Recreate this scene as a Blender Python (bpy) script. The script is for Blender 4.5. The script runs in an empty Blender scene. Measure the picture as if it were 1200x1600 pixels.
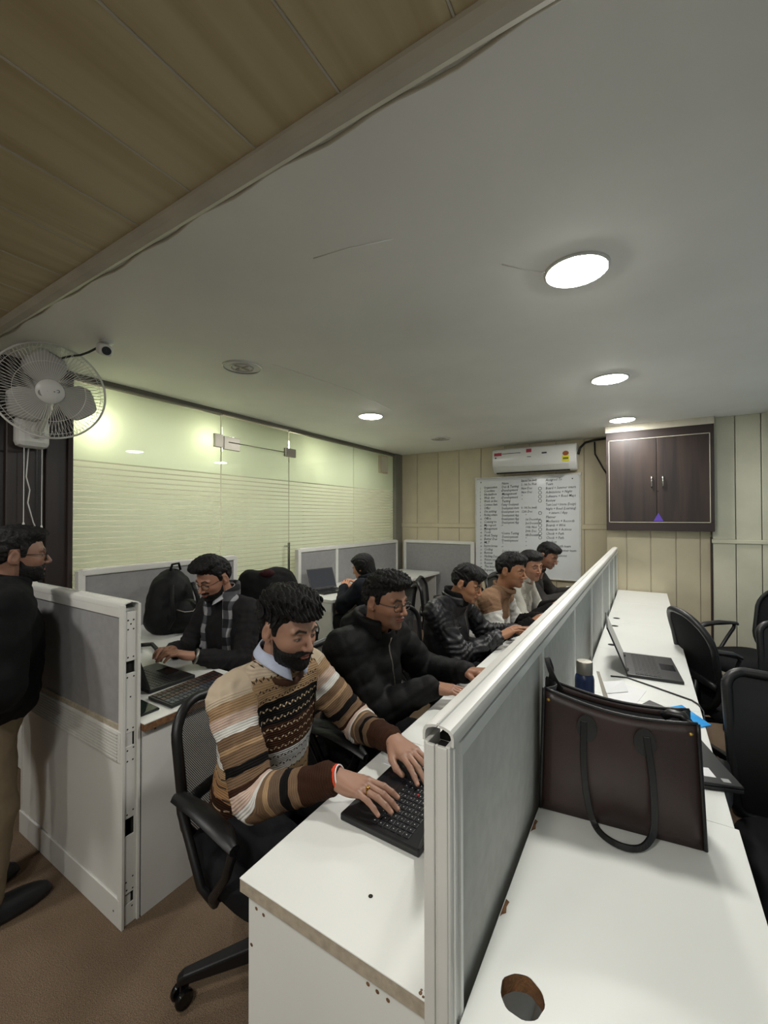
import bpy, bmesh, math, random
import numpy as np
from mathutils import Vector, Matrix

random.seed(7)
SC = bpy.context.scene
COL = SC.collection
PI = math.pi

# ------------------------------------------------------------------ camera
FPX, YAW, PITCH, ROLL, CAMH = 660.28, 0.5531, 0.0119, -0.0012, 1.53
F_ = Vector((-math.sin(YAW) * math.cos(PITCH), math.cos(YAW) * math.cos(PITCH), math.sin(PITCH)))
R_ = Vector((math.cos(YAW), math.sin(YAW), 0)); U_ = R_.cross(F_)
R2 = math.cos(ROLL) * R_ + math.sin(ROLL) * U_
U2 = -math.sin(ROLL) * R_ + math.cos(ROLL) * U_
cd = bpy.data.cameras.new('camera'); cam = bpy.data.objects.new('camera', cd); COL.objects.link(cam)
cd.sensor_fit = 'HORIZONTAL'; cd.sensor_width = 36.0; cd.lens = FPX / 1200 * 36.0
cd.clip_start = 0.02; cd.clip_end = 60
M = Matrix((R2, U2, -F_)).transposed().to_4x4(); M.translation = (0, 0, CAMH)
cam.matrix_world = M
SC.camera = cam

# ------------------------------------------------------------------ world, exposure
W = bpy.data.worlds.new('world'); SC.world = W; W.use_nodes = True
W.node_tree.nodes['Background'].inputs[0].default_value = (0.6, 0.65, 0.7, 1)
W.node_tree.nodes['Background'].inputs[1].default_value = 0.05
SC.view_settings.view_transform = 'Standard'
SC.view_settings.look = 'None'
SC.view_settings.gamma = 1.0
SC.view_settings.use_curve_mapping = False
SC.view_settings.exposure = 1.28
LAMP_E = 70.0          # strength of the round ceiling panels
SIDE_E = 26.0          # strength of the bulbs in the room behind the glass

# ------------------------------------------------------------------ colour and materials
def lin(c):
    return tuple(((v / 255) / 12.92 if v / 255 <= 0.04045 else ((v / 255 + 0.055) / 1.055) ** 2.4) for v in c)

def _nodes(name):
    m = bpy.data.materials.new(name); m.use_nodes = True
    nt = m.node_tree
    return m, nt, nt.nodes, nt.links, nt.nodes['Principled BSDF']

def mat(name, rgb, rough=0.5, var=0.06, scale=6.0, bump=0.0, bscale=200.0, metal=0.0, stretch=None, rgb2=None, coat=0.0, spec=0.5):
    """plain surface with procedural colour variation and fine relief"""
    m, nt, N, L, b = _nodes(name)
    tc = N.new('ShaderNodeTexCoord'); mp = N.new('ShaderNodeMapping')
    L.new(tc.outputs['Object'], mp.inputs['Vector'])
    if stretch: mp.inputs['Scale'].default_value = stretch
    n = N.new('ShaderNodeTexNoise'); n.inputs['Scale'].default_value = scale; n.inputs['Detail'].default_value = 4
    L.new(mp.outputs[0], n.inputs['Vector'])
    mx = N.new('ShaderNodeMix'); mx.data_type = 'RGBA'
    c = lin(rgb)
    c2 = lin(rgb2) if rgb2 else tuple(v * (1 - 2.2 * var) for v in c)
    mx.inputs[6].default_value = (*c, 1); mx.inputs[7].default_value = (*c2, 1)
    rr = N.new('ShaderNodeMapRange'); rr.inputs['From Min'].default_value = 0.35; rr.inputs['From Max'].default_value = 0.7
    L.new(n.outputs['Fac'], rr.inputs['Value']); L.new(rr.outputs[0], mx.inputs[0])
    L.new(mx.outputs[2], b.inputs['Base Color'])
    b.inputs['Roughness'].default_value = rough; b.inputs['Metallic'].default_value = metal
    b.inputs['Specular IOR Level'].default_value = spec
    if coat: b.inputs['Coat Weight'].default_value = coat
    if bump:
        n2 = N.new('ShaderNodeTexNoise'); n2.inputs['Scale'].default_value = bscale; n2.inputs['Detail'].default_value = 3
        L.new(mp.outputs[0], n2.inputs['Vector'])
        bp = N.new('ShaderNodeBump'); bp.inputs['Strength'].default_value = bump; bp.inputs['Distance'].default_value = 0.004
        L.new(n2.outputs['Fac'], bp.inputs['Height']); L.new(bp.outputs[0], b.inputs['Normal'])
    return m

def emit(name, rgb, strength):
    m, nt, N, L, b = _nodes(name)
    N.remove(b); e = N.new('ShaderNodeEmission')
    e.inputs[0].default_value = (*lin(rgb), 1); e.inputs[1].default_value = strength
    L.new(e.outputs[0], N['Material Output'].inputs[0])
    return m

def wood_mat(name, base, dark, axis='Y', rough=0.45, scale=9.0):
    m, nt, N, L, b = _nodes(name)
    tc = N.new('ShaderNodeTexCoord'); mp = N.new('ShaderNodeMapping')
    s = {'X': (0.22, 3.2, 3.2), 'Y': (3.2, 0.22, 3.2), 'Z': (3.2, 3.2, 0.22)}[axis]
    mp.inputs['Scale'].default_value = s
    L.new(tc.outputs['Object'], mp.inputs['Vector'])
    oi = N.new('ShaderNodeObjectInfo'); va = N.new('ShaderNodeVectorMath'); va.operation = 'ADD'
    cmb = N.new('ShaderNodeCombineXYZ'); mu = N.new('ShaderNodeMath'); mu.operation = 'MULTIPLY'; mu.inputs[1].default_value = 40
    L.new(oi.outputs['Random'], mu.inputs[0])
    for k in range(3): L.new(mu.outputs[0], cmb.inputs[k])
    L.new(mp.outputs[0], va.inputs[0]); L.new(cmb.outputs[0], va.inputs[1])
    n = N.new('ShaderNodeTexNoise'); n.inputs['Scale'].default_value = scale * 0.55; n.inputs['Detail'].default_value = 6
    n.inputs['Distortion'].default_value = 0.8
    L.new(va.outputs[0], n.inputs['Vector'])
    cr = N.new('ShaderNodeValToRGB'); e = cr.color_ramp.elements
    e[0].position = 0.30; e[0].color = (*lin(dark), 1); e[1].position = 0.62; e[1].color = (*lin(base), 1)
    L.new(n.outputs['Fac'], cr.inputs[0]); L.new(cr.outputs[0], b.inputs['Base Color'])
    b.inputs['Roughness'].default_value = rough
    return m

def fabric_mat(name, rgb, rough=0.9, wscale=900, bump=0.25):
    return mat(name, rgb, rough=rough, var=0.05, scale=30, bump=bump, bscale=wscale, spec=0.2)

MT = {}
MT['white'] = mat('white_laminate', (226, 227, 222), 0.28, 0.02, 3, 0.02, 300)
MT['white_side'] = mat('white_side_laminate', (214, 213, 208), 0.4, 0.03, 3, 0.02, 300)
MT['alu'] = mat('white_powder_coat', (214, 213, 207), 0.32, 0.03, 8)
MT['alu_dull'] = mat('dull_white_metal', (200, 198, 192), 0.4, 0.06, 12)
MT['edge'] = mat('bare_board_edge', (178, 166, 146), 0.8, 0.12, 60, 0.2, 400)
MT['mdf'] = mat('raw_brown_board', (128, 92, 58), 0.9, 0.25, 70, 0.6, 260, rgb2=(92, 62, 38))
MT['fabric'] = fabric_mat('grey_panel_fabric', (192, 192, 186))
MT['fabric_dk'] = fabric_mat('worn_grey_panel_fabric', (146, 145, 145))
MT['dark'] = mat('dark_hollow', (26, 24, 20), 0.9, 0.1)
MT['black'] = mat('black_plastic', (22, 22, 23), 0.42, 0.1, 20, 0.06, 500)
MT['black_gloss'] = mat('black_gloss_plastic', (14, 14, 15), 0.15, 0.1, 20)
MT['black_fab'] = fabric_mat('black_cloth', (17, 17, 18))
MT['seat_fab'] = fabric_mat('black_seat_fabric', (20, 20, 22))
MT['chrome'] = mat('polished_metal', (200, 198, 192), 0.18, 0.03, metal=1.0)
MT['steel'] = mat('brushed_steel', (150, 146, 136), 0.45, 0.05, metal=1.0)
MT['laptop'] = mat('laptop_black', (23, 24, 26), 0.38, 0.08, 30, 0.04, 700)
MT['laptop_pad'] = mat('trackpad_black', (30, 31, 34), 0.2, 0.05)
MT['key'] = mat('key_black', (33, 34, 37), 0.35, 0.05)
MT['key_print'] = mat('key_legend_white', (205, 205, 205), 0.5, 0.02)
MT['cream'] = mat('cream_wall_panel', (197, 187, 160), 0.42, 0.05, 4, 0.02, 200)
MT['cream2'] = mat('pale_wall_panel', (204, 201, 180), 0.42, 0.05, 4, 0.02, 200)
MT['ceil'] = mat('white_ceiling_paint', (236, 235, 230), 0.75, 0.04, 1.5, 0.05, 60)
MT['trimw'] = mat('pale_grey_moulding', (190, 184, 166), 0.5, 0.08, 5)
MT['plank'] = wood_mat('ceiling_plank_wood', (192, 178, 142), (170, 153, 116), 'Y', 0.5, 7)
MT['dwood'] = wood_mat('dark_wood', (44, 33, 28), (26, 19, 16), 'Z', 0.4, 8)
MT['cabwood'] = wood_mat('dark_cabinet_laminate', (50, 36, 30), (24, 17, 15), 'Z', 0.5, 6)
MT['frame_wood'] = mat('dark_cabinet_frame', (42, 29, 26), 0.6, 0.1, 10)
MT['paper'] = mat('white_paper', (224, 224, 224), 0.8, 0.02)
MT['side_wall'] = mat('side_room_paint', (176, 173, 156), 0.8, 0.03)
MT['carpet'] = None

def carpet():
    m, nt, N, L, b = _nodes('brown_carpet')
    tc = N.new('ShaderNodeTexCoord')
    n = N.new('ShaderNodeTexNoise'); n.inputs['Scale'].default_value = 330; n.inputs['Detail'].default_value = 3
    n3 = N.new('ShaderNodeTexNoise'); n3.inputs['Scale'].default_value = 3; n3.inputs['Detail'].default_value = 4
    for q in (n, n3): L.new(tc.outputs['Object'], q.inputs['Vector'])
    cr = N.new('ShaderNodeValToRGB'); e = cr.color_ramp.elements
    e[0].position = 0.32; e[0].color = (*lin((92, 77, 63)), 1); e[1].position = 0.68; e[1].color = (*lin((150, 129, 108)), 1)
    L.new(n.outputs['Fac'], cr.inputs[0])
    mx = N.new('ShaderNodeMix'); mx.data_type = 'RGBA'; mx.blend_type = 'MULTIPLY'; mx.inputs[0].default_value = 0.6
    cr2 = N.new('ShaderNodeValToRGB'); e = cr2.color_ramp.elements
    e[0].position = 0.35; e[0].color = (0.62, 0.6, 0.56, 1); e[1].position = 0.65; e[1].color = (1, 1, 1, 1)
    L.new(n3.outputs['Fac'], cr2.inputs[0]); L.new(cr.outputs[0], mx.inputs[6]); L.new(cr2.outputs[0], mx.inputs[7])
    L.new(mx.outputs[2], b.inputs['Base Color']); b.inputs['Roughness'].default_value = 0.95
    b.inputs['Specular IOR Level'].default_value = 0.1
    bp = N.new('ShaderNodeBump'); bp.inputs['Strength'].default_value = 0.7; bp.inputs['Distance'].default_value = 0.006
    L.new(n.outputs['Fac'], bp.inputs['Height']); L.new(bp.outputs[0], b.inputs['Normal'])
    return m
MT['carpet'] = carpet()

def clear_glass():
    m, nt, N, L, b = _nodes('clear_green_glass'); N.remove(b)
    t = N.new('ShaderNodeBsdfTransparent'); t.inputs[0].default_value = (0.95, 0.97, 0.94, 1)
    g = N.new('ShaderNodeBsdfGlossy'); g.inputs['Roughness'].default_value = 0.02
    fr = N.new('ShaderNodeFresnel'); fr.inputs[0].default_value = 1.5
    mx = N.new('ShaderNodeMixShader')
    ge = N.new('ShaderNodeNewGeometry'); sb = N.new('ShaderNodeMath'); sb.operation = 'SUBTRACT'; sb.inputs[0].default_value = 1.0
    L.new(ge.outputs['Backfacing'], sb.inputs[1]); ml = N.new('ShaderNodeMath'); ml.operation = 'MULTIPLY'
    L.new(sb.outputs[0], ml.inputs[0]); L.new(fr.outputs[0], ml.inputs[1])
    L.new(ml.outputs[0], mx.inputs[0]); L.new(t.outputs[0], mx.inputs[1]); L.new(g.outputs[0], mx.inputs[2])
    L.new(mx.outputs[0], N['Material Output'].inputs[0])
    return m
MT['glass'] = clear_glass()

def film(name, rgb, tr):
    """frosted film: lets light through diffusely"""
    m, nt, N, L, b = _nodes(name); N.remove(b)
    tc = N.new('ShaderNodeTexCoord'); n = N.new('ShaderNodeTexNoise'); n.inputs['Scale'].default_value = 2.0
    L.new(tc.outputs['Object'], n.inputs['Vector'])
    mx0 = N.new('ShaderNodeMix'); mx0.data_type = 'RGBA'
    c = lin(rgb); mx0.inputs[6].default_value = (*c, 1); mx0.inputs[7].default_value = (c[0] * .9, c[1] * .9, c[2] * .86, 1)
    L.new(n.outputs['Fac'], mx0.inputs[0])
    t = N.new('ShaderNodeBsdfTranslucent'); d = N.new('ShaderNodeBsdfDiffuse')
    L.new(mx0.outputs[2], t.inputs[0]); L.new(mx0.outputs[2], d.inputs[0])
    mx = N.new('ShaderNodeMixShader'); mx.inputs[0].default_value = tr
    L.new(d.outputs[0], mx.inputs[1]); L.new(t.outputs[0], mx.inputs[2])
    L.new(mx.outputs[0], N['Material Output'].inputs[0])
    return m
MT['film_up'] = film('pale_frosted_film', (222, 226, 214), 0.72)
MT['film_lo'] = film('yellowish_frosted_film', (230, 231, 220), 0.62)

def mesh_net():
    m, nt, N, L, b = _nodes('black_chair_netting')
    b.inputs['Base Color'].default_value = (*lin((30, 30, 31)), 1); b.inputs['Roughness'].default_value = 0.7
    tc = N.new('ShaderNodeTexCoord')
    ws = []
    for rot in (0.6, -0.6):
        mp = N.new('ShaderNodeMapping'); mp.inputs['Rotation'].default_value = (rot, 0, 0)
        L.new(tc.outputs['Object'], mp.inputs['Vector'])
        w = N.new('ShaderNodeTexWave'); w.bands_direction = 'Y'; w.inputs['Scale'].default_value = 62
        L.new(mp.outputs[0], w.inputs['Vector']); ws.append(w)
    mu = N.new('ShaderNodeMath'); mu.operation = 'MULTIPLY'
    L.new(ws[0].outputs['Fac'], mu.inputs[0]); L.new(ws[1].outputs['Fac'], mu.inputs[1])
    gt = N.new('ShaderNodeMath'); gt.operation = 'GREATER_THAN'; gt.inputs[1].default_value = 0.36
    L.new(mu.outputs[0], gt.inputs[0])
    t = N.new('ShaderNodeBsdfTransparent'); mx = N.new('ShaderNodeMixShader')
    L.new(gt.outputs[0], mx.inputs[0]); L.new(b.outputs[0], mx.inputs[1]); L.new(t.outputs[0], mx.inputs[2])
    L.new(mx.outputs[0], N['Material Output'].inputs[0])
    return m
MT['net'] = mesh_net()

# ------------------------------------------------------------------ mesh helpers
OFF = {}   # object -> world position of the thing it belongs to (parts are written in world coordinates)

class MB:
    def __init__(self): self.v = []; self.f = []
    def add(self, vs, fs):
        o = len(self.v); self.v += [tuple(p) for p in vs]; self.f += [tuple(i + o for i in q) for q in fs]; return self
    def box(self, x0, x1, y0, y1, z0, z1, M=None):
        vs = [Vector((x, y, z)) for z in (z0, z1) for y in (y0, y1) for x in (x0, x1)]
        if M is not None: vs = [M @ p for p in vs]
        return self.add(vs, [(0, 2, 3, 1), (4, 5, 7, 6), (0, 1, 5, 4), (2, 6, 7, 3), (0, 4, 6, 2), (1, 3, 7, 5)])
    def tube(self, pts, r, n=8, closed=False, flat=None):
        """swept circle (radius r, a number or list) along pts; flat squashes the section along world z"""
        pts = [Vector(p) for p in pts]; m = len(pts)
        rs = r if isinstance(r, (list, tuple)) else [r] * m
        vs = []; up = None
        for i, p in enumerate(pts):
            a = pts[(i - 1) % m] if (closed or i > 0) else p; b = pts[(i + 1) % m] if (closed or i < m - 1) else p
            t = (b - a).normalized()
            if up is None:
                up = Vector((0, 0, 1)) if abs(t.z) < .9 else Vector((1, 0, 0))
            s = t.cross(up).normalized(); up = s.cross(t).normalized()
            for k in range(n):
                q = 2 * PI * k / n
                d = s * math.cos(q) * rs[i] + up * math.sin(q) * rs[i]
                if flat: d = Vector((d.x, d.y, d.z * flat))
                vs.append(p + d)
        fs = []
        for i in range(m if closed else m - 1):
            j = (i + 1) % m
            for k in range(n):
                l = (k + 1) % n
                fs.append((i * n + k, i * n + l, j * n + l, j * n + k))
        if not closed:
            fs.append(tuple(range(n))[::-1]); fs.append(tuple(range((m - 1) * n, m * n)))
        return self.add(vs, fs)
    def lathe(self, prof, c=(0, 0, 0), n=24, M=None, cap=True):
        vs = []; fs = []
        for (r, z) in prof:
            for k in range(n):
                q = 2 * PI * k / n
                p = Vector((r * math.cos(q), r * math.sin(q), z))
                if M is not None: p = M @ p
                vs.append(p + Vector(c))
        for i in range(len(prof) - 1):
            for k in range(n):
                l = (k + 1) % n
                fs.append((i * n + k, i * n + l, (i + 1) * n + l, (i + 1) * n + k))
        if cap:
            fs.append(tuple(range(n))[::-1]); fs.append(tuple(range((len(prof) - 1) * n, len(prof) * n)))
        return self.add(vs, fs)
    def prism(self, poly, axis, a, b):
        """poly in the two other axes, extruded along axis from a to b"""
        n = len(poly); vs = []
        for t in (a, b):
            for (p, q) in poly:
                vs.append({'x': (t, p, q), 'y': (p, t, q), 'z': (p, q, t)}[axis])
        fs = [tuple(range(n))[::-1], tuple(range(n, 2 * n))]
        for i in range(n): fs.append((i, (i + 1) % n, n + (i + 1) % n, n + i))
        return self.add(vs, fs)
    def build(self, name, material, parent=None, smooth=None, bevel=0.0, local=False, solid=0.0):
        me = bpy.data.meshes.new(name)
        o = Vector((0, 0, 0)) if (parent is None or local) else OFF[parent.name]
        me.from_pydata([Vector(p) - o for p in self.v], [], self.f)
        bm = bmesh.new(); bm.from_mesh(me); bmesh.ops.recalc_face_normals(bm, faces=bm.faces); bm.to_mesh(me); bm.free()
        me.materials.append(MT[material] if isinstance(material, str) else material)
        ob = bpy.data.objects.new(name, me); COL.objects.link(ob)
        if parent is not None: ob.parent = parent
        OFF[ob.name] = o.copy()
        if solid:
            sm = ob.modifiers.new('thickness', 'SOLIDIFY'); sm.thickness = solid; sm.offset = 0
        if bevel:
            bv = ob.modifiers.new('bevel', 'BEVEL'); bv.width = bevel; bv.segments = 2; bv.limit_method = 'ANGLE'; bv.angle_limit = 0.6
        if smooth is not None:
            me.polygons.foreach_set('use_smooth', [True] * len(me.polygons))
            if smooth > 0: me.set_sharp_from_angle(angle=smooth)
        return ob

def tag(o, label, cat, group=None):
    o['label'] = label; o['category'] = cat
    if group: o['group'] = group
    return o

def thing(name, label, cat, loc=(0, 0, 0), group=None, rotz=0.0):
    o = bpy.data.objects.new(name, None); COL.objects.link(o)
    o.empty_display_size = 0.1
    o.location = loc; o.rotation_euler = (0, 0, rotz)
    OFF[o.name] = Vector(loc)
    if label: tag(o, label, cat, group)
    return o

def struct(o):
    o['kind'] = 'structure'; return o

def dup(root, loc, rotz, label=None, group=None):
    r = root.copy(); COL.objects.link(r); r.location = loc; r.rotation_euler = (0, 0, rotz)
    if label: r['label'] = label
    if group: r['group'] = group
    for ch in list(root.children):
        c = ch.copy(); COL.objects.link(c); c.parent = r
        for g in list(ch.children):
            d = g.copy(); COL.objects.link(d); d.parent = c
    return r

def B(name, x0, x1, y0, y1, z0, z1, m, parent=None, bevel=0.0):
    return MB().box(x0, x1, y0, y1, z0, z1).build(name, m, parent, bevel=bevel)

def share(src, name, loc, parent, rotz=0):
    """a piece that shares another piece's mesh"""
    o = bpy.data.objects.new(name, src.data); COL.objects.link(o); o.parent = parent; o.location = loc
    o.rotation_euler = (0, 0, rotz)
    for md in src.modifiers:
        if md.type == 'BEVEL':
            b = o.modifiers.new('bevel', 'BEVEL'); b.width = md.width; b.segments = md.segments; b.limit_method = 'ANGLE'; b.angle_limit = 0.6
    OFF[o.name] = OFF[parent.name]
    return o

# ================================================================== THE ROOM
XG, YB, YP, ZC, XR, YW = -3.28, 5.78, 5.26, 2.50, 1.02, 0.77
YBACK = -3.2
struct(B('floor', XG - 2.2, XR + .1, YBACK, YB + .1, -0.06, 0, 'carpet'))
struct(B('ceiling', XG - .05, XR + .1, YW, YB + .1, ZC, ZC + .06, 'ceil'))
# wooden ceiling strip nearest the photographer, plank by plank
cw = struct(B('ceiling_wood_backing', XG - .05, XR + .1, YBACK, YW, ZC + .02, ZC + .08, 'dwood'))
x = -3.37
pl = None
while x < XR:
    w = 0.2785
    o = B('plank', x + .0015, x + w - .004, YBACK + .01, YW, ZC - .002, ZC + .02, 'plank', cw, bevel=.003)
    B('joint_bead', x - .003, x + .0015, YBACK + .01, YW, ZC - .004, ZC + .01, 'trimw', cw)
    x += w
# thin pale beads in the plank joints
tr = MB()
prof = [(YW - .012, ZC + .001), (YW - .012, ZC - .014), (YW + .004, ZC - .026), (YW + .03, ZC - .03), (YW + .05, ZC - .018), (YW + .056, ZC + .001)]
t1 = tr.prism(prof, 'x', XG, XR).build('trim_1', 'trimw'); struct(t1)
cb = MB(); pts = []
for i in range(60):
    xx = XG + .1 + i * (XR - XG - .1) / 59
    pts.append((xx, YW + .064 + .006 * math.sin(i * 1.3) + .004 * math.sin(i * .37), ZC - .008))
tag(cb.tube(pts, .005, 6).build('ceiling_cable', 'trimw', smooth=0), 'thin pale cable clipped along the ceiling moulding', 'cable')

# ---- back wall (with the air conditioner) and the pier with the cabinet
wb = struct(B('wall_back', XG - .1, -.345, YB + .012, YB + .1, 0, ZC, mat('groove_beige', (150, 140, 116), .7)))
ZR = 1.405
def panels(parent, xs, y, z0, z1, m):
    for a, b in zip(xs[:-1], xs[1:]):
        B('panel', a + .003, b - .003, y, y + .014, z0, z1, m, parent, bevel=.004)
xs = [XG, -2.97, -2.62, -2.29, -1.96, -1.63, -1.30, -.97, -.64, -.345]
panels(wb, xs, YB, ZR + .03, ZC, 'cream'); panels(wb, xs, YB, 0, ZR - .03, 'cream')
B('rail', XG, -.345, YB - .014, YB + .01, ZR - .03, ZR + .03, 'cream', wb, bevel=.006)
wp = struct(B('wall_pier', -.36, XR + .1, YP + .014, YB + .1, 0, ZC, 'cream'))
xs2 = [-.36, -.17, .05, .27, .47, .56]
panels(wp, xs2, YP, 0, ZC, 'cream')
xs3 = [.56, .74, .93, XR]
panels(wp, xs3, YP - .05, 1.31, ZC, 'cream2'); panels(wp, xs3, YP - .05, 0, 1.27, 'cream2')
B('rail', .555, XR, YP - .066, YP - .03, 1.27, 1.31, 'cream2', wp, bevel=.006)
B('corner_strip', .548, .562, YP - .055, YP, 0, 1.33, 'frame_wood', wp)
struct(B('wall_right', XR, XR + .08, YBACK, YB, 0, ZC, mat('bluish_light_wall', (176, 190, 200), .5)))  # wall tint carries the bluish light of a glass panel on this side
struct(B('wall_rear', XG - .1, XR + .1, YBACK - .08, YBACK, 0, ZC + .1, mat('rear_wall_paint', (150, 140, 122), .7)))

# ---- left wall: dark panelled timber, then glass
YG = 1.305
wl = struct(B('wall_left', XG - .1, XG, YBACK, YG, 0, ZC, 'dwood'))
for (a, b) in ((.35, .74), (.78, .93), (.96, 1.12), (1.16, YG - .004)):
    B('panel', XG, XG + .022, a, b, 0, ZC - .02, 'dwood', wl, bevel=.008)
B('corner_post', XG - .05, XG + .045, YG - .03, YG, 0, ZC, 'frame_wood', wl, bevel=.004)
B('cornice', XG, XG + .05, .3, YG, ZC - .05, ZC, 'frame_wood', wl, bevel=.004)

# room behind the glass
struct(B('wall_side_room', -5.4, -5.34, .2, YB + .1, 0, ZC, 'side_wall'))
struct(B('wall_side_room_near', -5.4, XG - .1, .2, .26, 0, ZC, 'side_wall'))
struct(B('wall_side_room_far', -5.4, XG - .1, YB + .02, YB + .08, 0, ZC, 'side_wall'))
struct(B('ceiling_side_room', -5.4, XG - .05, .2, YB + .1, ZC, ZC + .05, 'side_wall'))

def glass_bay(root, y0, y1, clear_rows, mullion=False):
    p = B('glass_pane', XG - .006, XG + .006, y0 + .003, y1 - .003, .02, ZC - .04, 'glass', root)
    B('upper_film', XG - .0085, XG - .007, y0 + .004, y1 - .004, 1.925, ZC - .045, 'film_up', p)
    z = 1.915; src = None; k = 0
    while z > 1.0:
        gap = .009 if (k < 5 and clear_rows) else .006
        h = .041 - gap
        B('film_strip', XG - .0085, XG - .007, y0 + .004, y1 - .004, z - h, z, 'film_lo', p)
        z -= .041; k += 1
    B('lower_film', XG - .0085, XG - .007, y0 + .004, y1 - .004, .05, z, 'film_lo', p)
    return p
w1 = struct(thing('window_1', None, None, (XG, YG, 0)))
glass_bay(w1, YG, 2.492, True)
w2 = struct(thing('window_2', None, None, (XG, 3.36, 0)))
glass_bay(w2, 3.36, 4.55, False)
w3 = struct(thing('window_3', None, None, (XG, 4.55, 0)))
glass_bay(w3, 4.55, 5.585, False)
for wnd, a, b in ((w1, YG, 2.492), (w2, 3.36, 4.55), (w3, 4.55, 5.585)):
    B('head_channel', XG - .02, XG + .02, a, b, ZC - .04, ZC, 'steel', wnd)
struct(B('trim_2', XG - .05, XG + .05, 5.585, YB, 0, ZC, mat('grey_corner_post', (120, 118, 108), .5), bevel=.004))
struct(B('trim_3', XG - .02, XG + .03, YG, YB, ZC - .028, ZC, mat('grey_ceiling_bead', (106, 103, 92), .6)))
d1 = struct(thing('door_1', None, None, (XG, 2.5, 0)))
glass_bay(d1, 2.497, 3.355, True)
B('patch_fitting', XG + .004, XG + .03, 2.40, 2.49, 2.16, 2.28, 'steel', d1, bevel=.003)
B('patch_fitting', XG + .004, XG + .03, 2.50, 2.68, 2.15, 2.27, 'steel', d1, bevel=.003)
B('patch_fitting', XG + .004, XG + .03, 3.27, 3.43, 2.18, 2.27, 'steel', d1, bevel=.003)
MB().tube([(XG + .03, 2.55, 2.22), (XG + .03, 3.3, 2.22)], .005, 6).build('closer_wire', 'steel', d1, smooth=0)
hd = MB().tube([(XG + .06, 3.29, .72), (XG + .06, 3.29, 1.26)], .014, 12).build('handle', 'chrome', d1, smooth=.6)
MB().tube([(XG, 3.29, 1.22), (XG + .06, 3.29, 1.22)], .01, 8).tube([(XG, 3.29, .76), (XG + .06, 3.29, .76)], .01, 8).build('standoff', 'chrome', hd, smooth=.6)
nb = thing('junction_box', 'small cream box fixed high on the glass near the back corner', 'box', (XG + .008, 5.24, 2.3))
B('case', XG + .007, XG + .05, 5.14, 5.35, 2.17, 2.43, 'cream', nb, bevel=.006)
B('cover', XG + .05, XG + .056, 5.16, 5.33, 2.19, 2.41, 'cream2', nb, bevel=.003)

# bulbs and a light panel in the side room (they make the glow behind the glass)
def bulb(y, z, dx, e, lab, r=.05):
    t = thing('wall_bulb', lab, 'lamp', (XG - dx, y, z), 'bulbs glowing behind the frosted glass')
    MB().lathe([(.004, r * 1.0), (r * .6, r * .8), (r, 0), (r * .7, -r * .75), (.005, -r * 1.05)], (XG - dx, y, z), 16).build('globe', emit('bulb_glow', (255, 250, 226), e), t, smooth=0)
    MB().tube([(XG - dx, y, z + r), (XG - dx, y, ZC)], .006, 6).build('cord', 'alu', t)
bulb(1.44, 2.19, .14, SIDE_E * 1.2, 'glowing bulb behind the glass beside the wall fan')
bulb(2.36, 2.21, .16, SIDE_E * .8, 'glowing bulb behind the glass beside the door hinge fitting')
bulb(3.75, 2.22, .30, SIDE_E * 1.0, 'glowing bulb behind the glass just past the door')
for yy, nm in ((2.0, 'light panel on side room ceiling opposite the fan end'), (4.3, 'light panel on side room ceiling toward the back wall')):
    t = thing('side_room_light', nm, 'ceiling light', (-4.1, yy, ZC - .02), 'side room ceiling lights')
    B('frame', -4.42, -3.78, yy - .62, yy + .62, ZC - .015, ZC, 'alu', t)
    B('diffuser', -4.4, -3.8, yy - .6, yy + .6, ZC - .02, ZC - .015, emit('panel_glow', (255, 252, 242), 8.2), t)

# ---- round ceiling lights
def round_light(x, y, r, lab, on=True):
    t = thing('ceiling_light', lab, 'ceiling light', (x, y, ZC - .02), 'round ceiling lights')
    MB().lathe([(r, 0), (r + .008, 0), (r + .008, -.008), (r, -.011), (r - .004, -.008)], (x, y, ZC), 40, cap=False).build('ring', 'alu', t, smooth=.7)
    MB().lathe(([(.001, -.020), (r * .6, -.018), (r * .9, -.012), (r - .003, -.006)] if on else [(.001, -.003), (r - .003, -.003)]), (x, y, ZC), 40, cap=False).build('diffuser', LED if on else 'ceil', t)
    if not on:
        MB().lathe([(r * .55, -.004), (r * .6, -.012), (r * .65, -.004)], (x, y, ZC), 32, cap=False).build('inner_ring', 'alu_dull', t, smooth=.7)
        MB().box(x - r * .5, x + r * .5, y - .004, y + .004, ZC - .012, ZC - .004).box(x - .004, x + .004, y - r * .5, y + r * .5, ZC - .012, ZC - .004).build('cross_bar', 'trimw', t)
LED = emit('led_diffuser', (255, 253, 247), LAMP_E)
round_light(-.222, 1.80, .112, 'largest lit round ceiling light, nearest over the white desks')
round_light(-.203, 3.34, .112, 'lit round ceiling light second from the camera, left of the cabinet')
round_light(-.185, 4.82, .112, 'smallest lit round ceiling light directly above the dark cabinet')
round_light(-2.23, 3.37, .112, 'lit round ceiling light nearest the glass wall')
round_light(-2.205, 1.83, .115, 'unlit round ceiling fixture with a cross grille', on=False)
round_light(-2.14, 4.80, .112, 'faint unlit round ceiling fixture toward the back corner', on=False)
for i, (x, y) in enumerate(((-2.35, -.35), (-.35, -.6), (-1.3, -2.0), (.4, -2.2))):
    t = round_light(x, y, .112, ['ceiling light in the timber ceiling beside the dark wall', 'ceiling light in the timber ceiling behind the camera', 'ceiling light in the timber ceiling far behind the camera', 'ceiling light in the timber ceiling by the right wall'][i])

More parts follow.
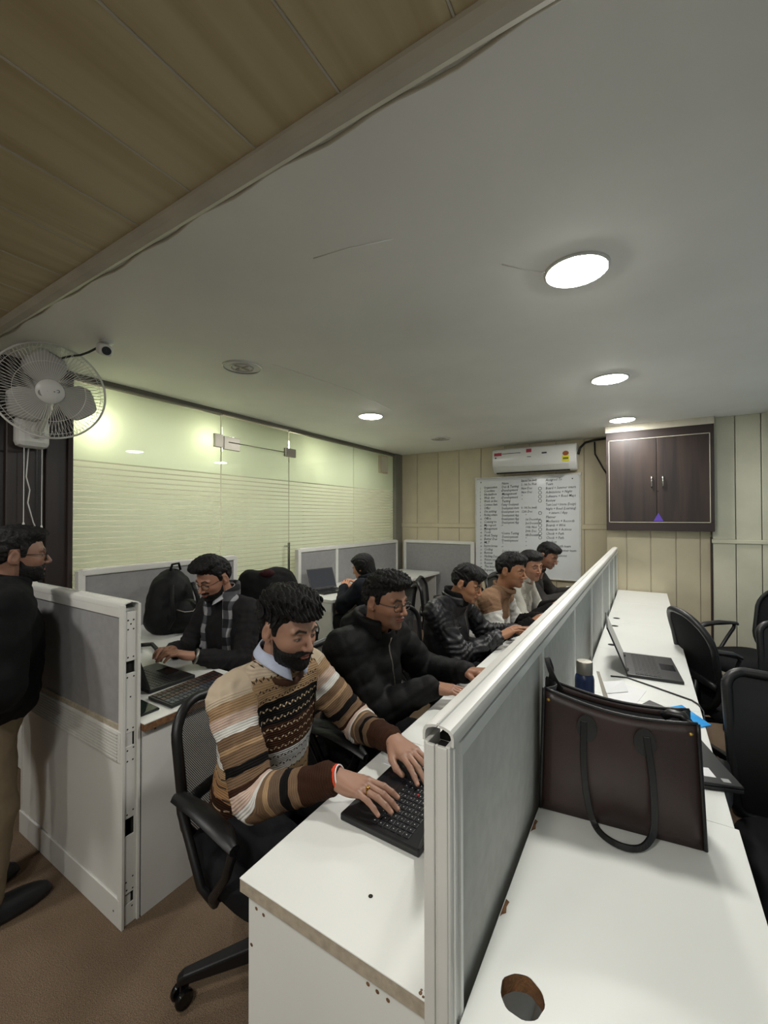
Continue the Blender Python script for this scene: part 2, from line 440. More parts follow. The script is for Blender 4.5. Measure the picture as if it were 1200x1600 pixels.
# ================================================================== PARTITIONS
def arch(xc, w, z0, h, n=9):
    """section of the rounded aluminium cap (outer line, then the inner line back): flat shoulders with a ridge in the middle"""
    o = [(-1, 0), (-1, .45), (-.93, .68), (-.78, .82), (-.4, .93), (-.10, .97), (-.05, 1.06), (.05, 1.06), (.10, .97), (.4, .93), (.78, .82), (.93, .68), (1, .45), (1, 0)]
    out = [(xc + w * a, z0 + h * b) for a, b in o]
    inn = [(xc + (w - .004) * a, z0 + h * b - (.004 if b > 0 else 0)) for a, b in o[::-1]]
    return out + inn

# ---- central divider along the long desks
XD0, XD1, YD0 = -.297, -.260, .606
ZT = 1.205
dv = thing('desk_divider', 'long grey fabric divider with white rounded cap between the two long desks', 'divider', (-.274, 2.9, 0))
yj = [YD0 + .045, 1.31, 1.97, 2.66, 3.36, 4.06, 4.66, 5.21]
# front post: hollow extrusion
po = MB()
po.box(XD0 - .004, XD0 + .004, YD0, YD0 + .048, 0, ZT - .028).box(XD1 - .004, XD1 + .004, YD0, YD0 + .048, 0, ZT - .028)
po.box(XD0, -.2815, YD0 - .003, YD0 + .004, 0, ZT - .03).box(-.2815, -.2765, YD0, YD0 + .005, 0, ZT - .03).box(-.2765, XD1, YD0 - .003, YD0 + .004, 0, ZT - .03)
po.build('post', 'alu', dv, bevel=.0015)
MB().box(XD1 + .004, XD1 + .0065, YD0 + .012, YD0 + .016, 0, ZT - .035).box(XD1 + .004, XD1 + .0075, YD0 + .034, YD0 + .044, 0, ZT - .035).build('post_bead', 'white', dv)
B('post_core', XD0 + .006, XD1 - .006, YD0 + .012, YD0 + .045, 0, ZT - .045, 'dark', dv)
caps = [YD0 + .004, 1.97, 3.36, 4.66, 5.21]
for a, b in zip(caps[:-1], caps[1:]):
    pr_ = arch(-.2785, .0265, ZT - .030, .03)
    MB().prism(pr_, 'y', a + .001, b - .001).build('cap', 'alu', dv, smooth=.35)
for a, b in zip(yj[:-1], yj[1:]):
    B('fabric_panel', XD0 + .006, XD1 - .006, a + .012, b - .012, .2, ZT - .068, 'fabric', dv)
    B('top_rail', XD0 - .002, XD1 + .002, a, b, ZT - .070, ZT - .044, 'white', dv, bevel=.003)
    B('top_groove', XD0 + .004, XD1 - .004, a, b, ZT - .044, ZT - .034, 'dark', dv)
    B('bottom_rail', XD0, XD1, a, b, .02, .2, 'alu', dv, bevel=.003)
for y in yj[1:]:
    B('mullion', XD0 - .003, XD1 + .003, y - .013, y + .013, 0, ZT - .045, 'white', dv, bevel=.003)

# ---- left end partition with exposed slotted post
PX0, PX1, PY0, PY1, PT = -2.60, -1.655, .835, .895, 1.212
pt = thing('end_partition', 'white and grey partition end with slotted metal post on the carpet at left', 'partition', (-2.1, .865, 0))
MB().prism([(y, z) for (y, z) in arch((PY0 + PY1) / 2, .031, PT - .028, .028)], 'x', PX0, PX1 - .004).build('cap', 'alu', pt, smooth=.35)
B('cap_end_plate', PX0 - .008, PX0, PY0 - .002, PY1 + .002, PT - .06, PT - .004, 'alu', pt, bevel=.003)
B('top_rail', PX0, PX1 - .03, PY0, PY1, PT - .062, PT - .028, 'alu', pt, bevel=.003)
B('fabric_panel', PX0 + .012, PX1 - .03, PY0 + .006, PY1 - .006, .745, PT - .06, 'fabric_dk', pt)
B('mid_rail', PX0, PX1 - .03, PY0, PY1, .728, .748, 'edge', pt, bevel=.002)
du = B('cable_duct', PX0 + .012, PX1 - .012, PY0 - .006, PY1 - .02, .612, .728, 'alu', pt, bevel=.003)
for k in range(9):
    MB().box(PX0 + .014, PX1 - .03, PY0 - .009, PY0 - .005, .618 + k * .0118, .618 + k * .0118 + .006).build('louvre', 'alu_dull', du)
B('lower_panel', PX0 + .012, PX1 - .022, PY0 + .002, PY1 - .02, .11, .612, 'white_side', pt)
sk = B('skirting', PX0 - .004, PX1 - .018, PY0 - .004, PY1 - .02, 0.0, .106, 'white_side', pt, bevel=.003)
MB().lathe([(.0005, 0), (.004, 0)], (0, 0, 0), 10, Matrix.Translation((PX1 - .055, PY0 - .0046, .052)) @ Matrix.Rotation(PI / 2, 4, 'X'), cap=False).build('screw', 'dark', sk)
B('end_stile', PX0, PX0 + .014, PY0, PY1, 0, PT - .03, 'alu', pt)
# slotted post: two flanges and a web with rectangular cut-outs
wb_ = MB()
wb_.box(PX1 - .03, PX1, PY0 - .003, PY0 + .007, 0, PT - .012).box(PX1 - .03, PX1, PY1 - .007, PY1 + .003, 0, PT - .012)
cuts = [(.075, .115), (.33, .395), (.665, .715), (.94, .985)]
z = 0.0
for a, b in cuts + [(PT - .04, PT - .04)]:
    wb_.box(PX1 - .016, PX1 - .010, PY0 + .006, PY1 - .006, z, a)
    if b > a:
        wb_.box(PX1 - .016, PX1 - .010, PY0 + .006, PY0 + .014, a, b).box(PX1 - .016, PX1 - .010, PY1 - .014, PY1 - .006, a, b)
    z = b
sp = wb_.build('slotted_post', 'alu', pt, bevel=.0012)
B('post_core', PX1 - .03, PX1 - .022, PY0 + .004, PY1 - .004, 0, PT - .05, 'dark', pt)
mh = MB()
for (dy, zz) in [(.02, 1.14), (.04, 1.14), (.03, 1.125), (.02, 1.105), (.04, 1.105), (.02, 1.0), (.04, 1.0), (.018, .925), (.042, .925), (.03, .85), (.02, .73), (.04, .73), (.02, .65), (.042, .655), (.02, .61), (.04, .61), (.02, .41), (.042, .42), (.018, .16), (.042, .17), (.02, .13), (.042, .125), (.04, .06)]:
    mh.lathe([(.0004, 0), (.0032, 0)], (0, 0, 0), 8, Matrix.Translation((PX1 - .0095, PY0 + dy, zz)) @ Matrix.Rotation(PI / 2, 4, 'Y'), cap=False)
mh.build('screw_holes', 'dark', pt)['kind'] = 'stuff'

# ---- partitions against the glass and the back wall
def glass_partition(name, label, bounds, axis, fixed, top):
    """bounds: panel joints along axis; fixed: the other coordinate"""
    mid = (bounds[0] + bounds[-1]) / 2
    loc = (fixed, mid, 0) if axis == 'y' else (mid, fixed, 0)
    t = thing(name, label, 'partition', loc, 'partitions along the walls')
    def bb(nm, a, b, d0, d1, z0, z1, m, bev=.003):
        if axis == 'y': return B(nm, fixed - d0, fixed + d1, a, b, z0, z1, m, t, bev)
        return B(nm, a, b, fixed - d0, fixed + d1, z0, z1, m, t, bev)
    for a, b in zip(bounds[:-1], bounds[1:]):
        bb('fabric_panel', a + .02, b - .02, .018, .018, .2, top - .05, 'fabric_dk', 0)
        bb('cap', a, b, .028, .028, top - .045, top, 'alu', .008)
        bb('kick_panel', a + .02, b - .02, .02, .02, 0, .2, 'white_side', 0)
    for a in bounds: bb('post', a - .022, a + .022, .026, .026, 0, top - .01, 'alu')
    return t
glass_partition('wall_partition', 'grey fabric partition behind the black backpack at the glass', [1.33, 2.56], 'y', -3.19, 1.185)
glass_partition('wall_partition', 'grey two-panel partition past the glass door handle', [3.40, 4.05, 5.50], 'y', -3.19, 1.19)
glass_partition('wall_partition', 'grey fabric partition on the back wall left of the whiteboard', [-3.13, -2.06], 'x', 5.70, 1.185)

# ================================================================== DESKS
ZD, TH = .74, .03
def worktop_hole(x0, x1, y0, y1, z0, z1, c, r, n=32):
    ang = sorted([2 * PI * k / n for k in range(n)] + [math.atan2(yy - c[1], xx - c[0]) % (2 * PI) for xx in (x0, x1) for yy in (y0, y1)])
    m = MB(); vs = []
    for q in ang:
        dx, dy = math.cos(q), math.sin(q)
        t = min(((x1 if dx > 0 else x0) - c[0]) / dx if abs(dx) > 1e-6 else 9, ((y1 if dy > 0 else y0) - c[1]) / dy if abs(dy) > 1e-6 else 9)
        wob = r * (1 + .02 * math.sin(q * 5) + .015 * math.sin(q * 9 + 1))
        ox, oy = c[0] + dx * t, c[1] + dy * t; ix, iy = c[0] + dx * wob, c[1] + dy * wob
        vs += [(ox, oy, z1), (ix, iy, z1), (ox, oy, z0), (ix, iy, z0)]
    k = len(ang); fs = []
    for i in range(k):
        a, b = 4 * i, 4 * ((i + 1) % k)
        fs += [(a, b, b + 1, a + 1), (a + 2, a + 3, b + 3, b + 2), (a, a + 2, b + 2, b)]
    m.add(vs, fs)
    wall = MB(); ws = []
    for q in ang:
        wob = r * (1 + .02 * math.sin(q * 5) + .015 * math.sin(q * 9 + 1))
        ws += [(c[0] + math.cos(q) * wob, c[1] + math.sin(q) * wob, z1 - .001), (c[0] + math.cos(q) * wob, c[1] + math.sin(q) * wob, z0)]
    wall.add(ws, [(2 * i, 2 * ((i + 1) % k), 2 * ((i + 1) % k) + 1, 2 * i + 1) for i in range(k)])
    return m, wall

def dots(pts, M, name, m, parent, r=.004):
    for p in pts:
        MB().lathe([(.0004, 0), (r, 0)], (0, 0, 0), 10, Matrix.Translation(p) @ M, cap=False).build(name, m, parent)

# left long desk (the seated row works at it)
LX0, LX1 = -.762, -.302
ld = thing('long_desk', 'long white desk in front of the seated row of men', 'desk', (-.53, 2.9, 0))
ys = [.628, 1.32, 2.13, 2.875, 3.64, 4.45, 5.2]
for i, (a, b) in enumerate(zip(ys[:-1], ys[1:])):
    w = B('worktop', LX0, LX1, a + .001, b - .001, ZD - .003, ZD, 'white', ld, bevel=.0012)
    B('edge_band', LX0 + .001, LX1, a + .002, b - .002, ZD - TH, ZD - .003, 'edge', w)
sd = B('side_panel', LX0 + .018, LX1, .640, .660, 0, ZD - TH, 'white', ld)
dots([(-.72, .6395, .685), (-.698, .6395, .682), (-.735, .6395, .60), (-.43, .6395, .69), (-.41, .6395, .688), (-.388, .6395, .686)], Matrix.Rotation(PI / 2, 4, 'X'), 'screw', 'mdf', sd)
dots([(-.492, .742, ZD + .0004)], Matrix.Identity(4), 'screw_hole', 'dark', ld, .005)
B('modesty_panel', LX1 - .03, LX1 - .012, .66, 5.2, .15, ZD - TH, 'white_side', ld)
for y in ys[2:]:
    B('leg_panel', LX0 + .05, LX1 - .03, y - .012, y + .012, 0, ZD - TH, 'white_side', ld)
ch = MB()
for k in range(9):
    ch.lathe([(.0005, 0), (.002 + .003 * random.random(), 0)], (0, 0, 0), 7, Matrix.Translation((-.306 - .02 * random.random(), .632 + .03 * random.random(), ZD + .0005)), cap=False)
ch.build('chipped_spots', 'mdf', ld)['kind'] = 'stuff'

# right long desk
RX0, RX1 = -.2515, .188
rd = thing('long_desk', 'long white desk with the brown tote bag and open laptop on it', 'desk', (-.03, 2.9, 0))
ysr = [.598, 1.385, 2.13, 2.875, 3.637, 4.474, 5.24]
for i, (a, b) in enumerate(zip(ysr[:-1], ysr[1:])):
    x1 = RX1 + (.008 if i == 0 else 0)
    if i == 0:
        m, wl_ = worktop_hole(RX0, x1, a, b - .001, ZD - TH, ZD, (-.178, .720), .0345)
        w = m.build('worktop', 'white', rd)
        wl_.build('cable_hole_wall', 'mdf', w, smooth=0)
    else:
        w = B('worktop', RX0, x1, a + .001, b - .001, ZD - .003, ZD, 'white', rd, bevel=.0012)
        B('edge_band', RX0 + .001, x1 - .001, a + .002, b - .002, ZD - TH, ZD - .003, 'white', w)
for (x, y) in ((-.194, 3.757), (-.192, 3.486), (-.178, 2.965)):
    MB().lathe([(.0005, .0006), (.024, .0006)], (x, y, ZD), 20, cap=False).build('cable_hole', 'dark', rd)
B('side_panel', RX0, RX1 - .03, 1.37, 1.39, 0, ZD - TH, 'white_side', rd)
B('modesty_panel', RX0 + .012, RX0 + .03, .62, 5.2, .15, ZD - TH, 'white_side', rd)
for y in ysr[2:]:
    B('leg_panel', RX0 + .03, RX1 - .05, y - .012, y + .012, 0, ZD - TH, 'white_side', rd)
B('cable_tray', -.2, -.12, .62, 1.36, .40, .42, mat('grey_tray', (150, 145, 130), .6), rd)
MB().tube([(-.165, .64, .45), (-.168, .9, .44), (-.16, 1.3, .44)], .006, 8).build('loose_cable', 'black', rd, smooth=0)
for (x, y, l) in ((-.247, 1.11, .04), (-.247, .845, .035)):
    chm = MB()
    chm.add([(x, y, ZD + .0006), (x + .006, y + l * .2, ZD + .0006), (x + .003, y + l * .6, ZD + .0006), (x + .005, y + l, ZD + .0006), (x - .003, y + l * 1.1, ZD + .0006), (x - .003, y - l * .2, ZD + .0006)], [(0, 1, 2, 3, 4, 5)])
    chm.build('chipped_edge', 'mdf', rd)

# left side desk (L shape behind the end partition)
sdk = thing('side_desk', 'white desk with raw brown edge behind the end partition', 'desk', (-2.3, 1.2, 0))
w = B('worktop', -3.15, -1.632, .900, 1.43, ZD - .003, ZD, 'white', sdk)
B('edge_band', -3.15, -1.632, .901, 1.429, ZD - TH, ZD - .003, 'mdf', w)
w = B('worktop', -3.15, -2.50, 1.432, 1.96, ZD - .003, ZD, 'white', sdk)
B('edge_band', -3.15, -2.501, 1.433, 1.959, ZD - TH, ZD - .003, 'mdf', w)
sp_ = B('side_panel', -1.675, -1.655, .905, 1.41, 0, ZD - TH, 'white_side', sdk)
dots([(-1.6545, .955, .695), (-1.6545, 1.0, .700)], Matrix.Rotation(PI / 2, 4, 'Y'), 'screw', 'mdf', sp_)
B('leg_panel', -3.1, -2.52, 1.92, 1.94, 0, ZD - TH, 'white_side', sdk)
B('back_panel', -3.1, -1.68, .905, .92, .2, ZD - TH, 'white_side', sdk)

# far desk along the glass
fd = thing('window_desk', 'white desk along the glass with white end panel past the door', 'desk', (-2.84, 4.2, 0))
for a, b in ((3.16, 4.2), (4.202, 5.62)):
    w = B('worktop', -3.155, -2.53, a, b, ZD - TH, ZD, 'white', fd, bevel=.002)
ep = B('end_panel', -3.15, -2.545, 3.17, 3.19, 0, ZD - TH, 'white', fd, bevel=.002)
B('leg_panel', -3.1, -2.58, 4.19, 4.21, 0, ZD - TH, 'white_side', fd)
B('leg_panel', -3.1, -2.58, 5.59, 5.61, 0, ZD - TH, 'white_side', fd)

# hairline plaster ridges on the ceiling
for pts in ([(-.46, 1.61), (-.38, 1.71), (-.29, 1.79)], [(-1.05, 1.2), (-.9, 1.22), (-.74, 1.26)], [(-2.0, 1.9), (-1.9, 2.6), (-1.95, 3.3)]):
    MB().tube([(x, y, ZC - .0005) for x, y in pts], .0035, 5, flat=.5).build('plaster_ridge', 'ceil', bpy.data.objects['ceiling'], smooth=0)

# ================================================================== WALL THINGS
# ---- dark cabinet on the pier
CX0, CX1, CY0, CZ0, CZ1 = -.352, .572, 5.13, 1.385, 2.43
cab = thing('wall_cabinet', 'dark wooden two-door wall cabinet high on the back wall', 'cabinet', ((CX0 + CX1) / 2, CY0 + .06, CZ0))
B('body', CX0, CX1, CY0 + .02, YP - .001, CZ0, CZ1, 'frame_wood', cab)
B('frame_top', CX0, CX1, CY0, CY0 + .02, CZ1 - .085, CZ1, 'frame_wood', cab, bevel=.003)
B('frame_bottom', CX0, CX1, CY0, CY0 + .02, CZ0, CZ0 + .085, 'frame_wood', cab, bevel=.003)
for a, b in ((CX0, CX0 + .025), (CX1 - .03, CX1)):
    B('frame_side', a, b, CY0, CY0 + .02, CZ0 + .085, CZ1 - .085, 'frame_wood', cab, bevel=.003)
xm = (CX0 + CX1) / 2 - .005
for a, b, hx in ((CX0 + .032, xm - .002, xm - .045), (xm + .002, CX1 - .037, xm + .052)):
    d = B('door', a, b, CY0 + .004, CY0 + .02, CZ0 + .092, CZ1 - .092, 'cabwood', cab, bevel=.002)
    MB().tube([(hx, CY0 + .004, 1.835), (hx, CY0 - .018, 1.845), (hx, CY0 - .022, 1.89), (hx, CY0 - .018, 1.935), (hx, CY0 + .004, 1.945)], .007, 8).build('handle', 'chrome', d, smooth=0)
bd = [(CX0 + .025, CX0 + .031, CZ0 + .085, CZ1 - .085), (CX1 - .036, CX1 - .03, CZ0 + .085, CZ1 - .085), (CX0 + .025, CX1 - .03, CZ0 + .085, CZ0 + .091), (CX0 + .025, CX1 - .03, CZ1 - .091, CZ1 - .085)]
for a, b, c, d_ in bd: B('trim_bead', a, b, CY0 - .002, CY0 + .006, c, d_, 'trimw', cab)
MB().prism([(xm - .03, CZ0 + .1), (xm + .055, CZ0 + .1), (xm + .012, CZ0 + .185)], 'y', CY0 + .001, CY0 + .004).build('purple_sticker', mat('purple_sticker', (84, 58, 160), .5), cab)
MB().lathe([(.0005, 0), (.008, 0)], (0, 0, 0), 12, Matrix.Translation((xm + .01, CY0 + .0035, 1.79)) @ Matrix.Rotation(PI / 2, 4, 'X'), cap=False).build('keyhole', 'dark', cab)
struct(B('trim_4', CX0 - .006, CX1 + .004, CY0 - .002, YP, CZ1, ZC, 'trimw'))

# ---- air conditioner
AX0, AX1, AY, AZ0, AZ1 = -1.735, -.70, 5.56, 2.105, 2.435
ac = thing('air_conditioner', 'white split air conditioner above the whiteboard', 'air conditioner', ((AX0 + AX1) / 2, AY + .1, AZ0))
prof = [(YB - .002, AZ0 + .02), (YB - .002, AZ1), (AY + .05, AZ1), (AY + .015, AZ1 - .02), (AY, AZ1 - .06), (AY, AZ0 + .12), (AY + .012, AZ0 + .085), (AY + .07, AZ0 + .012), (AY + .12, AZ0)]
MB().prism(prof, 'x', AX0, AX1).build('body', mat('white_ac_plastic', (214, 214, 212), .22, .01), ac, bevel=.012, smooth=.6)
fl = MB().prism([(AY + .008, AZ0 + .085), (AY + .062, AZ0 + .012), (AY + .058, AZ0 + .008), (AY + .002, AZ0 + .082)], 'x', AX0 + .05, AX1 - .08).build('louvre_flap', 'alu', ac, bevel=.002)
B('vent_slot', AX0 + .05, AX1 - .08, AY + .03, AY + .09, AZ0 - .001, AZ0 + .012, 'dark', ac)
red = mat('red_print', (168, 30, 60), .4); ylw = mat('yellow_label', (214, 206, 40), .5); blk = mat('dark_print', (60, 60, 66), .5)
def stk(name, x0, x1, z0, z1, m): return B(name, x0, x1, AY - .0015, AY + .001, z0, z1, m, ac)
stk('red_sticker', AX0 + .03, AX0 + .13, 2.335, 2.375, red); stk('red_sticker', -1.29, -1.225, 2.355, 2.40, red)
stk('label_print', -1.60, -1.36, 2.355, 2.362, blk); stk('label_print', -1.10, -1.04, 2.325, 2.345, blk); stk('label_print', -1.28, -1.23, 2.295, 2.303, blk)
stk('seal_dot', AX0 + .04, AX0 + .06, 2.30, 2.32, mat('green_seal', (60, 90, 40), .5))
en = stk('energy_label', -.86, -.78, 2.21, 2.285, ylw)
MB().lathe([(.0005, 0), (.036, 0)], (0, 0, 0), 20, Matrix.Translation((-.82, AY - .0016, 2.31)) @ Matrix.Rotation(PI / 2, 4, 'X') @ Matrix.Diagonal((1, .8, 1, 1)), cap=False).build('energy_dial', mat('brown_dial', (150, 80, 40), .5), ac)
B('energy_print', -.85, -.79, AY - .003, AY - .001, 2.235, 2.26, mat('olive_print', (110, 110, 30), .5), ac)
tag(MB().tube([(-.69, 5.66, 2.30), (-.675, 5.70, 2.38), (-.62, 5.73, 2.445), (-.52, 5.745, 2.47), (-.36, 5.745, 2.478)], .014, 8).build('coolant_pipe', 'black', smooth=0), 'dark insulated pipe running from the air conditioner along the ceiling', 'pipe')
tag(MB().tube([(-.52, 5.765, 2.45), (-.515, 5.765, 2.30), (-.43, 5.765, 2.12), (-.37, 5.765, 2.02)], .009, 8).build('hanging_cable', 'black', smooth=0), 'thin dark cable drooping beside the cabinet edge', 'cable')

# ---- whiteboard with handwriting
WX0, WX1, WY, WZ0, WZ1 = -2.02, -.685, 5.745, .735, 2.065
wbd = thing('whiteboard', 'large whiteboard covered in handwritten columns below the air conditioner', 'whiteboard', ((WX0 + WX1) / 2, WY, WZ0))
B('board', WX0, WX1, WY, YB - .005, WZ0, WZ1, mat('glossy_white_board', (206, 209, 210), .12, .01), wbd)
for a, b, c, d_ in ((WX0 - .012, WX0 + .006, WZ0, WZ1), (WX1 - .006, WX1 + .012, WZ0, WZ1), (WX0 - .012, WX1 + .012, WZ1 - .006, WZ1 + .012), (WX0 - .012, WX1 + .012, WZ0 - .012, WZ0 + .006)):
    B('frame', a, b, WY - .008, YB - .004, c, d_, 'alu_dull', wbd, bevel=.003)
for x in (WX0, WX1):
    for z in (WZ0, WZ1): B('corner_cap', x - .018, x + .018, WY - .011, YB - .004, z - .018, z + .018, 'alu_dull', wbd, bevel=.004)
for x in (WX0 + .07, WX1 - .085): MB().lathe([(.0005, 0), (.008, 0)], (0, 0, 0), 10, Matrix.Translation((x, WY - .001, WZ1 - .055)) @ Matrix.Rotation(PI / 2, 4, 'X'), cap=False).build('stud', 'dark', wbd)
ink = mat('marker_ink', (44, 46, 56), .6)
def text_mesh(name, body, x, y, z, size, m, parent, rotz=0.02, shear=.25, M=None, wgt=.004, maxw=.22):
    cu = bpy.data.curves.new(name, 'FONT'); cu.body = body; cu.size = size; cu.resolution_u = 1; cu.shear = shear
    cu.space_line = 1.0; cu.offset = wgt * size
    ob = bpy.data.objects.new(name, cu); COL.objects.link(ob)
    dg = bpy.context.evaluated_depsgraph_get()
    me = bpy.data.meshes.new_from_object(ob.evaluated_get(dg))
    bpy.data.objects.remove(ob); bpy.data.curves.remove(cu)
    xm_ = max([v.co.x for v in me.vertices] + [1e-4])
    me.transform(Matrix.Diagonal((min(.82, maxw / xm_), 1, 1, 1)))
    T = M if M is not None else Matrix.Translation((x, y, z)) @ Matrix.Rotation(PI / 2, 4, 'X') @ Matrix.Rotation(rotz, 4, 'Z')
    me.transform(Matrix.Translation(-OFF[parent.name]) @ T)
    me.materials.clear(); me.materials.append(m)
    o = bpy.data.objects.new(name, me); COL.objects.link(o); o.parent = parent; OFF[o.name] = OFF[parent.name]
    return o
tops = ['Organisation', 'Conclave', 'Hackathon', 'Web dev', 'Work on line', 'Common Item', 'Offer', 'On setting', 'Working software', 'Office', 'Coming to', 'My report', 'Management', 'Tools', 'Work Timing', 'Better Dev', 'MLT', 'Reaction Increase', 'Coding', 'Review', 'Hacking Day', 'Website issues', 'Review', 'The intern', 'Reports']
col3 = ['Name', 'Dev & Testing', 'Development', 'Management', 'Development', 'Testing', 'Testing + Development', 'Development intern', 'Development core', 'Development App', 'Development App', 'Development App', '"', '', 'Course Testing', 'Development', 'Development', '"', '"', 'Course Development']
col4 = ['Expected Time (week)', '5 - 10th Dec Week', 'Nov Dec', 'Nov Dec', '"', '"', '', '8 - 10th Dec (week)', '12th Dec', '"', '1st December', '2nd December', '10th Nov', '20th Dec', '6th December', '"', '"', '"']
col6 = ['Assigned To', 'Team', 'Board + Summer intern', 'Admissions + Night', 'Software + Road Maps', 'Review', 'Team Lead + Interns (Design)', 'Night + Road (Learning)', '   + intern / App', 'Planner', 'Mechanics + Records', 'Boards + Writ', 'Rewards + Actions', 'Check + Path', 'Check + Path', 'Product', 'Path + South team', 'Depth + Summer team']
rows = 1.92; dz = .0475
for k, w in enumerate(tops):
    text_mesh('written_line', w, WX0 + .11, WY - .002, rows - k * dz, .050, ink, wbd, maxw=.19)
    text_mesh('written_number', str(k + 1) + '.', WX0 + .05, WY - .002, rows - k * dz - .005, .034, ink, wbd)
    if k % 2: text_mesh('written_dash', '-', WX0 + .35, WY - .002, rows - k * dz, .05, ink, wbd)
for k, w in enumerate(col3):
    if w: text_mesh('written_line', w, WX0 + .36, WY - .002, rows + .05 - k * dz * 1.02, .048, ink, wbd, maxw=.23)
for k, w in enumerate(col4):
    if w: text_mesh('written_line', w, WX0 + .62 + (.05 if k > 8 else 0), WY - .002, rows + .075 - k * dz * 1.08, .046, ink, wbd, maxw=.20)
for k, w in enumerate(col6):
    text_mesh('written_line', w, WX0 + .93, WY - .002, rows + .07 - k * dz * 1.12, .048, ink, wbd, maxw=.36)
for k in (2, 3, 4, 5, 8, 10, 11, 12, 13, 14, 16, 17):
    MB().tube([(WX0 + .86 + .02 * math.cos(q), WY - .002, rows + .085 - k * dz * 1.12 + .02 * math.sin(q)) for q in [2 * PI * i / 12 for i in range(12)]], .0022, 4, closed=True).build('written_circle', ink, wbd)
for k, w in enumerate(['Submissions', 'Name', 'Ok']): text_mesh('written_line', w, WX0 + .98, WY - .002, 1.02 - k * .07, .05, ink, wbd)

# ---- ceiling security camera
sc_ = thing('security_camera', 'small white bullet security camera on the ceiling beside the fan', 'security camera', (-2.52, 1.17, ZC))
MB().lathe([(.035, 0), (.035, -.012), (.012, -.02), (.012, -.05)], (-2.52, 1.17, ZC), 20).build('mount', 'alu', sc_, smooth=.6)
Mc = Matrix.Translation((-2.50, 1.15, ZC - .055)) @ Matrix((Vector((.8, -.2, -.35)).normalized(), Vector((.24, .97, 0)).normalized(), Vector((.8, -.2, -.35)).normalized().cross(Vector((.24, .97, 0)).normalized()))).transposed().to_4x4()
MB().box(-.05, .055, -.032, .032, -.03, .03, Mc).build('housing', 'alu', sc_, bevel=.014)
MB().lathe([(.0005, 0), (.022, 0), (.022, .006)], (0, 0, 0), 20, Mc @ Matrix.Translation((.056, 0, 0)) @ Matrix.Rotation(PI / 2, 4, 'Y'), cap=False).build('lens', 'black_gloss', sc_)
MB().tube([(-2.56, 1.16, ZC - .02), (-2.63, 1.13, ZC - .05), (-2.70, 1.12, ZC - .055), (-2.80, 1.11, ZC - .045), (-3.0, 1.10, ZC - .03)], .006, 6).build('lead', 'black', sc_, smooth=0)

# ---- wall fan
FC = Vector((-2.87, 1.04, 2.245)); fn = (Vector((0, 0, CAMH)) - FC).normalized()
fs = Vector((0, 0, 1)).cross(fn).normalized(); fu = fn.cross(fs)
FM = Matrix((fs, fu, fn)).transposed().to_4x4(); FM.translation = FC
fan = thing('wall_fan', 'white wall fan with wire cage mounted on the dark wall', 'fan', (-3.24, 1.06, 1.98))
white_p = mat('fan_white_plastic', (206, 205, 200), .35, .02)
FR = .262
def fp(r, q, h): return FM @ Vector((r * math.cos(q), r * math.sin(q), h))
MB().tube([fp(FR, 2 * PI * i / 64, 0) for i in range(64)], .006, 8, closed=True).build('rim', white_p, fan, smooth=0)
g = MB()
for i in range(84):
    q = 2 * PI * i / 84
    g.tube([fp(FR * .98, q, .004), fp(FR * .9, q + .03, .045), fp(FR * .6, q + .10, .07), fp(FR * .26, q + .16, .078)], .0013, 4)
for rr, hh in ((.9, .046), (.62, .069)): g.tube([fp(FR * rr, 2 * PI * i / 48, hh) for i in range(48)], .0014, 4, closed=True)
g.build('front_grille', white_p, fan)['kind'] = 'stuff'
g = MB()
for i in range(72):
    q = 2 * PI * i / 72
    g.tube([fp(FR * .98, q, -.004), fp(FR * .86, q - .04, -.07), fp(FR * .5, q - .1, -.10), fp(FR * .2, q - .14, -.105)], .0013, 4)
g.build('rear_grille', white_p, fan)['kind'] = 'stuff'
blade_m = mat('fan_blade_plastic', (176, 174, 168), .4, .02)
for k in range(3):
    q0 = PI * (.56 + k * 2 / 3)
    vs = []; n = 10; mrow = 7
    for i in range(n):
        t = i / (n - 1); r = .045 + t * .185
        w = .48 + .62 * math.sin(PI * min(1, .12 + t * .80)) ** .7
        if t > .9: w *= .78
        if i == n - 1: w *= .6
        for j in range(mrow):
            s_ = (j / (mrow - 1) - .5)
            vs.append(fp(r * (1 - .10 * (2 * s_) ** 2 * t), q0 + s_ * w * 1.9 * (.62 + .2 * (1 - t)), .012 - .045 * s_ + .01 * math.sin(PI * (s_ + .5))))
    fs_ = [(i * mrow + j, i * mrow + j + 1, (i + 1) * mrow + j + 1, (i + 1) * mrow + j) for i in range(n - 1) for j in range(mrow - 1)]
    MB().add(vs, fs_).build('blade', blade_m, fan, smooth=0, solid=.003)
Mh = FM
MB().lathe([(.066, .070), (.066, .080), (.058, .088), (.03, .093), (.0005, .094)], (0, 0, 0), 32, Mh, cap=False).build('hub_badge', white_p, fan, smooth=.7)
MB().lathe([(.0005, .0945), (.018, .0942)], (0, 0, 0), 20, Mh @ Matrix.Translation((-.035, -.012, -.004)), cap=False).tube([FM @ Vector((-.02 + .008 * math.cos(a), .055 * math.sin(a), .0925 - .006 * abs(math.sin(a)))) for a in [-1.2 + .3 * i for i in range(9)]], .0016, 5).build('badge_swirl', mat('badge_grey', (130, 128, 122), .4), fan)
MB().tube([fp(.0, 0, 0) + FM.to_3x3() @ Vector((.034 + .007 * math.cos(a), .006 + .007 * math.sin(a), .0915)) for a in [2 * PI * i / 12 for i in range(12)]], .0018, 5, closed=True).build('badge_mark', 'dark', fan)
MB().box(.004, .022, .0, .004, .0925, .0935, FM).build('badge_print', 'dark', fan)
MB().lathe([(.045, -.03), (.06, -.06), (.062, -.16), (.045, -.2), (.01, -.205)], (0, 0, 0), 24, FM).build('motor_housing', white_p, fan, smooth=.7)
